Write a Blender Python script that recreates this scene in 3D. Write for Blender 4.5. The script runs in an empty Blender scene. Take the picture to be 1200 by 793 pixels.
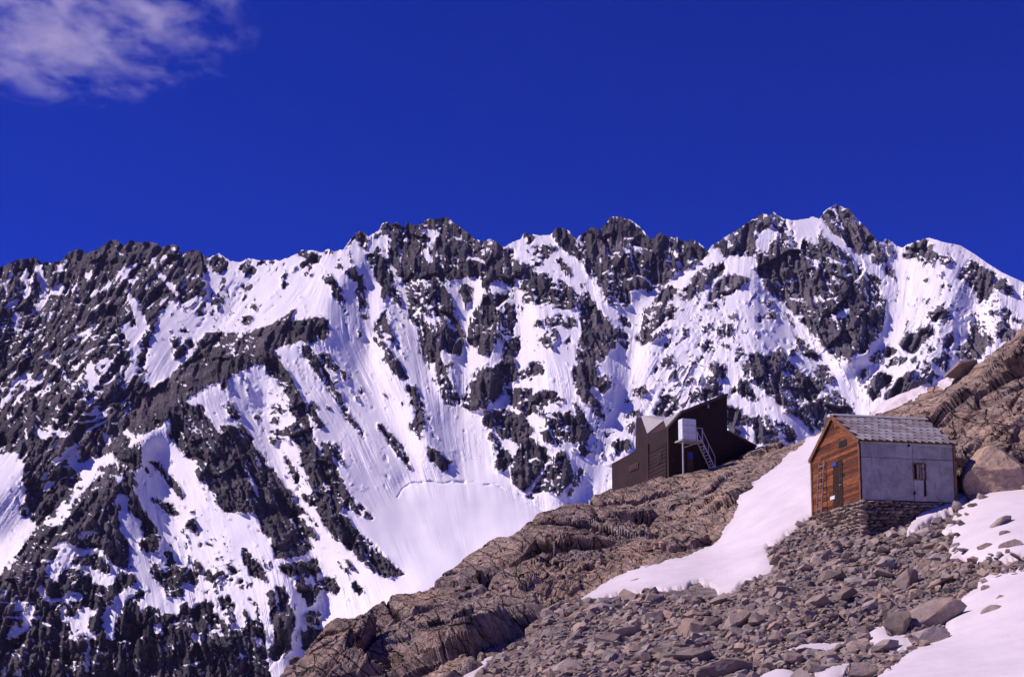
import bpy, bmesh, math, random
import numpy as np
from mathutils import Vector, Matrix

random.seed(7)
np.random.seed(7)
scene = bpy.context.scene
col = scene.collection

# ------------------------------------------------------------------ camera
PITCH = math.radians(8.0)
FPX = 1200 * 50.0 / 36.0            # focal length in photo pixels
HORIZON = 850.0                      # photo row of the true horizon (just under the frame)
PY0 = HORIZON - FPX * math.tan(PITCH)
cam_d = bpy.data.cameras.new("camera")
cam_d.lens = 50.0
cam_d.sensor_width = 36.0
cam_d.sensor_fit = 'HORIZONTAL'
cam_d.shift_y = (PY0 - 396.5) / 1200.0
cam_d.clip_start = 0.1
cam_d.clip_end = 60000.0
cam = bpy.data.objects.new("camera", cam_d)
cam.location = (0, 0, 0)
cam.rotation_euler = (math.radians(90) + PITCH, 0, 0)
col.objects.link(cam)
scene.camera = cam

# ------------------------------------------------------------------ sky, sun, exposure
SUN_DIR = Vector((-0.70, -0.03, 0.71)).normalized()     # towards the sun: from the left, fairly high
sun_el = math.asin(SUN_DIR.z)
world = bpy.data.worlds.new("World")
scene.world = world
world.use_nodes = True
wt = world.node_tree
wt.nodes.clear()
w_out = wt.nodes.new("ShaderNodeOutputWorld")
w_bg = wt.nodes.new("ShaderNodeBackground")
w_sky = wt.nodes.new("ShaderNodeTexSky")
w_sky.sky_type = 'NISHITA'
w_sky.sun_disc = False
w_sky.sun_elevation = sun_el
w_sky.sun_rotation = math.atan2(SUN_DIR.x, SUN_DIR.y)
w_sky.altitude = 3200
w_sky.air_density = 1.0
w_sky.dust_density = 0.05
w_sky.ozone_density = 6.0
w_mul = wt.nodes.new("ShaderNodeMix")
w_mul.data_type = 'RGBA'
w_mul.blend_type = 'MULTIPLY'
w_mul.inputs[0].default_value = 1.0
w_mul.inputs[7].default_value = (0.05, 0.185, 1.16, 1)   # slide-film rendering of the high-altitude blue
w_hs = wt.nodes.new("ShaderNodeHueSaturation")
w_hs.inputs["Saturation"].default_value = 1.0
wt.links.new(w_sky.outputs[0], w_mul.inputs[6])
wt.links.new(w_mul.outputs[2], w_hs.inputs["Color"])
wt.links.new(w_hs.outputs[0], w_bg.inputs[0])
w_bg.inputs[1].default_value = 0.10
wt.links.new(w_bg.outputs[0], w_out.inputs[0])

sun_d = bpy.data.lights.new("sun", 'SUN')
sun_d.energy = 4.6
sun_d.angle = math.radians(0.5)
sun_d.color = (1.0, 0.86, 0.82)
sun = bpy.data.objects.new("sun", sun_d)
sun.rotation_euler = SUN_DIR.to_track_quat('Z', 'Y').to_euler()
sun.location = (-80, 0, 120)
col.objects.link(sun)

scene.view_settings.view_transform = 'Standard'
scene.view_settings.look = 'None'
scene.view_settings.exposure = 0.0
scene.view_settings.gamma = 1.0
scene.view_settings.use_curve_mapping = False
scene.render.engine = 'CYCLES'
scene.cycles.max_bounces = 6
scene.cycles.diffuse_bounces = 3
scene.cycles.volume_bounces = 2
scene.cycles.use_denoising = True

# ------------------------------------------------------------------ photo pixel -> direction (Y component 1)
CP, SP = math.cos(PITCH), math.sin(PITCH)
def ray(px, py):
    px = np.asarray(px, float); py = np.asarray(py, float)
    xc = (px - 600.0) / FPX; yc = (PY0 - py) / FPX
    X = xc; Y = CP - yc * SP; Z = SP + yc * CP
    return np.stack([X / Y, np.ones_like(X / Y), Z / Y], -1)
def at(px, py, d):
    r = ray(px, py)
    return r * np.asarray(d, float)[..., None]
def vat(px, py, d):
    p = at(px, py, d)
    return Vector((float(p[0]), float(p[1]), float(p[2])))

# ------------------------------------------------------------------ noise helpers (numpy)
def hash_u(ix, iy, iz, seed):
    I = lambda v: v.astype(np.int32).view(np.uint32)
    h = I(ix) * np.uint32(374761393) + I(iy) * np.uint32(668265263) + I(iz) * np.uint32(2246822519) + np.uint32((seed * 3266489917) & 0xFFFFFFFF)
    h ^= h >> np.uint32(13); h *= np.uint32(1274126177)
    h ^= h >> np.uint32(16); h *= np.uint32(2246822519)
    h ^= h >> np.uint32(15)
    return h
def hash01(ix, iy, iz, seed):
    return (hash_u(ix, iy, iz, seed) & 0xFFFFFF) / float(0x1000000)
def noise2(x, y, seed=0):
    xi = np.floor(x); yi = np.floor(y)
    fx = x - xi; fy = y - yi
    ux = fx * fx * fx * (fx * (fx * 6 - 15) + 10); uy = fy * fy * fy * (fy * (fy * 6 - 15) + 10)
    zz = np.zeros_like(xi)
    def g(dx, dy):
        a = hash01(xi + dx, yi + dy, zz, seed) * 2 * np.pi
        return np.cos(a) * (fx - dx) + np.sin(a) * (fy - dy)
    n = (g(0, 0) * (1 - ux) + g(1, 0) * ux) * (1 - uy) + (g(0, 1) * (1 - ux) + g(1, 1) * ux) * uy
    return n * 1.4
def fbm2(x, y, oct=4, seed=0, gain=0.5, ridged=False):
    s = 0; a = 1.0; t = 0
    for o in range(oct):
        n = noise2(x * 2 ** o + 17.3 * o, y * 2 ** o - 9.1 * o, seed + o)
        if ridged: n = 1 - 2 * np.abs(n)
        s = s + a * n; t += a; a *= gain
    return s / t
def noise3(p, seed=0):
    i = np.floor(p); f = p - i
    u = f * f * f * (f * (f * 6 - 15) + 10)
    res = 0
    for dx in (0, 1):
        for dy in (0, 1):
            for dz in (0, 1):
                h = hash_u(i[:, 0] + dx, i[:, 1] + dy, i[:, 2] + dz, seed)
                gx = ((h & 255) / 127.5 - 1); gy = (((h >> 8) & 255) / 127.5 - 1); gz = (((h >> 16) & 255) / 127.5 - 1)
                d = gx * (f[:, 0] - dx) + gy * (f[:, 1] - dy) + gz * (f[:, 2] - dz)
                w = (u[:, 0] if dx else 1 - u[:, 0]) * (u[:, 1] if dy else 1 - u[:, 1]) * (u[:, 2] if dz else 1 - u[:, 2])
                res = res + d * w
    return res
def fbm3(p, oct=4, seed=0, gain=0.5, ridged=False):
    s = 0; a = 1.0; t = 0
    for o in range(oct):
        n = noise3(p * 2 ** o + 11.7 * o, seed + o)
        if ridged: n = 1 - 2 * np.abs(n)
        s = s + a * n; t += a; a *= gain
    return s / t
def voronoi3(p, seed=0):
    """F1, F2, one random per cell, and the offset of the point along a random slant of its cell"""
    i = np.floor(p)
    n = len(p)
    f1 = np.full(n, 9.0); f2 = np.full(n, 9.0); rid = np.zeros(n); sl = np.zeros(n)
    for dx in (-1, 0, 1):
        for dy in (-1, 0, 1):
            for dz in (-1, 0, 1):
                cx, cy, cz = i[:, 0] + dx, i[:, 1] + dy, i[:, 2] + dz
                h = hash_u(cx, cy, cz, seed)
                ox = p[:, 0] - cx - (h & 255) / 255.; oy = p[:, 1] - cy - ((h >> 8) & 255) / 255.; oz = p[:, 2] - cz - ((h >> 16) & 255) / 255.
                d = np.sqrt(ox * ox + oy * oy + oz * oz)
                near = d < f1
                f2 = np.where(near, f1, np.minimum(f2, d))
                h2 = hash_u(cx, cy, cz, seed + 77)
                s = ((h2 & 255) / 127.5 - 1) * ox + (((h2 >> 8) & 255) / 127.5 - 1) * oy + (((h2 >> 16) & 255) / 127.5 - 1) * oz
                rid = np.where(near, ((h2 >> 3) & 1023) / 1023., rid)
                sl = np.where(near, s, sl)
                f1 = np.where(near, d, f1)
    return f1, f2, rid, sl
def facets2(x, y, seed=0):
    """slanted planar facets, one per jittered cell"""
    i = np.floor(x); j = np.floor(y); zz = np.zeros_like(i)
    f1 = np.full(x.shape, 9.0); sl = np.zeros(x.shape)
    for dx in (-1, 0, 1):
        for dy in (-1, 0, 1):
            h = hash_u(i + dx, j + dy, zz, seed)
            ox = x - i - dx - (h & 255) / 255.; oy = y - j - dy - ((h >> 8) & 255) / 255.
            d = ox * ox + oy * oy
            s = (((h >> 16) & 255) / 127.5 - 1) * ox + (((h >> 5) & 255) / 127.5 - 1) * oy
            near = d < f1
            sl = np.where(near, s, sl); f1 = np.where(near, d, f1)
    return sl
def sstep(a, b, x):
    t = np.clip((x - a) / (b - a), 0, 1)
    return t * t * (3 - 2 * t)
def blur(a, s):
    if s <= 0: return a
    r = max(1, int(s * 3)); k = np.exp(-0.5 * (np.arange(-r, r + 1) / s) ** 2); k /= k.sum()
    b = np.pad(a, ((r, r), (0, 0)), mode='edge')
    a2 = sum(k[j] * b[j:j + a.shape[0], :] for j in range(2 * r + 1))
    b = np.pad(a2, ((0, 0), (r, r)), mode='edge')
    return sum(k[j] * b[:, j:j + a.shape[1]] for j in range(2 * r + 1))

class Raster:
    """a map over photo coordinates, 1 cell = step pixels"""
    def __init__(s, x0, x1, y0, y1, step=1.0):
        s.x0, s.y0, s.step = x0, y0, step
        s.nx = int((x1 - x0) / step) + 1; s.ny = int((y1 - y0) / step) + 1
        s.X, s.Y = np.meshgrid(x0 + step * np.arange(s.nx), y0 + step * np.arange(s.ny))
    def poly(s, a, pts, val):
        p = np.array(pts, float)
        i0 = max(0, int((p[:, 0].min() - s.x0) / s.step)); i1 = min(s.nx, int((p[:, 0].max() - s.x0) / s.step) + 2)
        j0 = max(0, int((p[:, 1].min() - s.y0) / s.step)); j1 = min(s.ny, int((p[:, 1].max() - s.y0) / s.step) + 2)
        if i1 <= i0 or j1 <= j0: return
        X = s.X[j0:j1, i0:i1]; Y = s.Y[j0:j1, i0:i1]
        ins = np.zeros(X.shape, bool)
        q = np.roll(p, -1, 0)
        for (ax, ay), (bx, by) in zip(p, q):
            if ay == by: continue
            c = ((ay > Y) != (by > Y)) & (X < (bx - ax) * (Y - ay) / (by - ay) + ax)
            ins ^= c
        a[j0:j1, i0:i1][ins] = val
    def sample(s, a, x, y):
        fx = np.clip((x - s.x0) / s.step, 0, s.nx - 1.001); fy = np.clip((y - s.y0) / s.step, 0, s.ny - 1.001)
        i = fx.astype(int); j = fy.astype(int); fx = fx - i; fy = fy - j
        return (a[j, i] * (1 - fx) + a[j, i + 1] * fx) * (1 - fy) + (a[j + 1, i] * (1 - fx) + a[j + 1, i + 1] * fx) * fy

# ------------------------------------------------------------------ material helpers
def new_mat(name):
    m = bpy.data.materials.new(name); m.use_nodes = True
    nt = m.node_tree; nt.nodes.clear()
    out = nt.nodes.new("ShaderNodeOutputMaterial"); b = nt.nodes.new("ShaderNodeBsdfPrincipled")
    nt.links.new(b.outputs[0], out.inputs[0])
    b.inputs["Roughness"].default_value = 0.85
    b.inputs["Specular IOR Level"].default_value = 0.25
    return m, nt, b
def nd(nt, typ, **kw):
    n = nt.nodes.new(typ)
    for k, v in kw.items(): setattr(n, k, v)
    return n
def noise_node(nt, scale, detail=5, rough=0.6, coord="Object", dist=0.0, mapping=None):
    tc = nd(nt, "ShaderNodeTexCoord"); n = nd(nt, "ShaderNodeTexNoise")
    n.inputs["Scale"].default_value = scale; n.inputs["Detail"].default_value = detail
    n.inputs["Roughness"].default_value = rough; n.inputs["Distortion"].default_value = dist
    src = tc.outputs[coord]
    if mapping:
        mp = nd(nt, "ShaderNodeMapping")
        mp.inputs["Scale"].default_value = mapping
        nt.links.new(src, mp.inputs[0]); src = mp.outputs[0]
    nt.links.new(src, n.inputs["Vector"])
    return n
def ramp(nt, src, stops):
    r = nd(nt, "ShaderNodeValToRGB")
    e = r.color_ramp.elements
    while len(e) > 1: e.remove(e[-1])
    e[0].position = stops[0][0]; e[0].color = (*stops[0][1], 1)
    for p, c in stops[1:]:
        k = e.new(p); k.color = (*c, 1)
    nt.links.new(src, r.inputs[0])
    return r
def mix(nt, fac, a, b, mode='MIX'):
    m = nd(nt, "ShaderNodeMix", data_type='RGBA', blend_type=mode)
    for k, v in ((0, fac), (6, a), (7, b)):
        if isinstance(v, (int, float)): m.inputs[k].default_value = v
        elif isinstance(v, tuple): m.inputs[k].default_value = (*v, 1)
        else: nt.links.new(v, m.inputs[k])
    return m.outputs[2]
def math_node(nt, op, a, b=None, clamp=False):
    m = nd(nt, "ShaderNodeMath", operation=op, use_clamp=clamp)
    for k, v in ((0, a), (1, b)):
        if v is None: continue
        if isinstance(v, (int, float)): m.inputs[k].default_value = v
        else: nt.links.new(v, m.inputs[k])
    return m.outputs[0]
def bump(nt, b, src, strength, dist):
    n = nd(nt, "ShaderNodeBump"); n.inputs["Strength"].default_value = strength; n.inputs["Distance"].default_value = dist
    nt.links.new(src, n.inputs["Height"]); nt.links.new(n.outputs[0], b.inputs["Normal"])
def attr(nt, name):
    return nd(nt, "ShaderNodeAttribute", attribute_name=name).outputs["Fac"]
def c8(r, g, b):
    f = lambda v: ((v / 255 + 0.055) / 1.055) ** 2.4 if v > 10 else v / 255 / 12.92
    return (f(r), f(g), f(b))

# ------------------------------------------------------------------ object helpers
def link_mesh(name, me, parent=None, mat=None, label=None, cat=None, group=None, kind=None):
    o = bpy.data.objects.new(name, me); col.objects.link(o)
    if parent: o.parent = parent
    if mat:
        me.materials.clear(); me.materials.append(mat)
    tag(o, label, cat, group, kind)
    return o
def tag(o, label=None, cat=None, group=None, kind=None):
    if label: o["label"] = label
    if cat: o["category"] = cat
    if group: o["group"] = group
    if kind: o["kind"] = kind
    return o
def empty(name, loc=(0, 0, 0), **kw):
    o = bpy.data.objects.new(name, None); col.objects.link(o); o.location = loc
    o.empty_display_size = 0.3
    return tag(o, **kw)
def grid_mesh(name, P, keep=None, attrs=None, smooth=True):
    R, C = P.shape[:2]
    idx = np.arange(R * C).reshape(R, C)
    q = np.stack([idx[:-1, :-1], idx[1:, :-1], idx[1:, 1:], idx[:-1, 1:]], -1).reshape(-1, 4)
    V = P.reshape(-1, 3); A = {k: np.asarray(v, np.float32).reshape(-1) for k, v in (attrs or {}).items()}
    if keep is not None:
        q = q[keep.reshape(-1)]
        used = np.unique(q); remap = np.full(R * C, -1); remap[used] = np.arange(len(used))
        q = remap[q]; V = V[used]; A = {k: v[used] for k, v in A.items()}
    me = bpy.data.meshes.new(name)
    me.vertices.add(len(V)); me.vertices.foreach_set("co", V.astype(np.float32).ravel())
    me.loops.add(q.size); me.loops.foreach_set("vertex_index", q.astype(np.int32).ravel())
    me.polygons.add(len(q)); me.polygons.foreach_set("loop_start", np.arange(0, q.size, 4, dtype=np.int32))
    me.polygons.foreach_set("loop_total", np.full(len(q), 4, np.int32))
    me.update(calc_edges=True)
    for k, v in A.items():
        a = me.attributes.new(k, 'FLOAT', 'POINT'); a.data.foreach_set("value", v)
    me.polygons.foreach_set("use_smooth", np.full(len(q), smooth, bool))
    return me
def prism(bm, pts, off):
    """closed prism: polygon pts (Vectors) swept by vector off"""
    a = [bm.verts.new(p) for p in pts]; b = [bm.verts.new(p + off) for p in pts]
    n = len(pts)
    fs = [bm.faces.new(a), bm.faces.new(b[::-1])]
    for i in range(n):
        fs.append(bm.faces.new((a[i], b[i], b[(i + 1) % n], a[(i + 1) % n])))
    return fs
def frame_box(bm, o, u, v, w, u0, u1, v0, v1, w0, w1):
    """box in the frame o,u,v,w"""
    p = [o + u * a + v * b + w * c0 for (a, b) in ((u0, v0), (u1, v0), (u1, v1), (u0, v1)) for c0 in (w0,)]
    prism(bm, p, w * (w1 - w0))
def bar(bm, a, b, r, n=6):
    d = (b - a); L = d.length; d.normalize()
    s = d.orthogonal().normalized(); t = d.cross(s)
    ring = [a + (s * math.cos(2 * math.pi * k / n) + t * math.sin(2 * math.pi * k / n)) * r for k in range(n)]
    prism(bm, ring, d * L)
def bm_obj(name, bm, mat, parent=None, **kw):
    bmesh.ops.recalc_face_normals(bm, faces=bm.faces[:])
    me = bpy.data.meshes.new(name); bm.to_mesh(me); bm.free()
    return link_mesh(name, me, parent, mat, **kw)
# ------------------------------------------------------------------ outlines of rock (R) and snow (S) on the mountain face,
# each list in the coordinates of an enlarged tile whose top-left photo pixel is given
TZ = 4.958
SKY = [(-200,332),(-60,318),(0,313),(12,308),(24,304),(42,301),(47,307),(64,308),(75,303),(81,295),(95,292),(100,297),(110,295),(119,289),(124,285),(131,280),(139,284),(145,288),(155,281),(163,285),(175,281),(183,285),(190,290),(202,287),(210,289),(212,297),(224,294),(230,292),(243,303),(257,297),(269,305),(283,307),(291,303),(305,305),(329,305),(345,299),(354,293),(367,294),(377,296),(385,292),(390,295),(402,292),(410,282),(416,273),(422,269.5),(428,272),(431,278),(443,271),(448,262),(454,260),(459,264),(464,261.5),(470,266),(475,264),(477.5,259),(482,264),(493,264.5),(502,256),(513,257),(521,253.5),(529,258),(539,266),(549,273),(557,281),(565,283),(573,280),(581,283),(590,290),(600,284),(610,280),(614,273),(624,275),(644,276),(650,269),(660,267),(667,271),(675,281),(679,276),(687,270),(693,267),(703,270),(711,261),(715,254),(726,253.5),(734,257),(743,260),(753,269),(761,279),(767,278),(773,272.5),(781,277),(794,278),(805,283),(812,280),(822,287),(830,294),(834,287.5),(846,281),(860,271),(874,263),(885,255),(893,249.5),(901,252),(907,248.5),(919,257),(931,259),(941,257),(950,254),(960,256),(965,249),(973,243),(979,239),(994,245),(1004,256),(1014,266),(1024,277),(1031,283.5),(1034,283),(1038,279),(1046,283),(1051,289),(1057,290),(1073,283),(1088,279),(1097,281),(1107,284),(1125,287.5),(1141,297),(1158,309),(1174,319),(1200,331),(1270,362),(1400,400)]

ROCK1 = [(-260,300),(0,300),(60,295),(130,270),(240,270),(241,347),(214,353),(198,351),(186,367),(181,389),(173,397),(177,412),(169,426),(175,456),(200,440),(208,430),(222,420),(242,391),(287,391),(317,381),(339,365),(347,361),(341,377),(357,376),(367,373),(375,369),(384,375),(388,393),(381,400),(365,399),(349,401),(329,406),(305,425),(271,442),(242,453),(219,468),(210,479),(198,493),(180,503),(169,509),(165,545),(130,590),(80,620),(65,650),(50,670),(0,700),(-260,800)]
WEDGE = [(347,530),(384,528),(397,553),(410,580),(421,590),(431,598),(440,606),(437,612),(425,604),(413,598),(402,594),(398,600),(412,611),(422,623),(442,640),(456,656),(478,674),(455,678),(440,674),(418,655),(402,637),(388,627),(379,607),(367,578),(358,552)]

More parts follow.
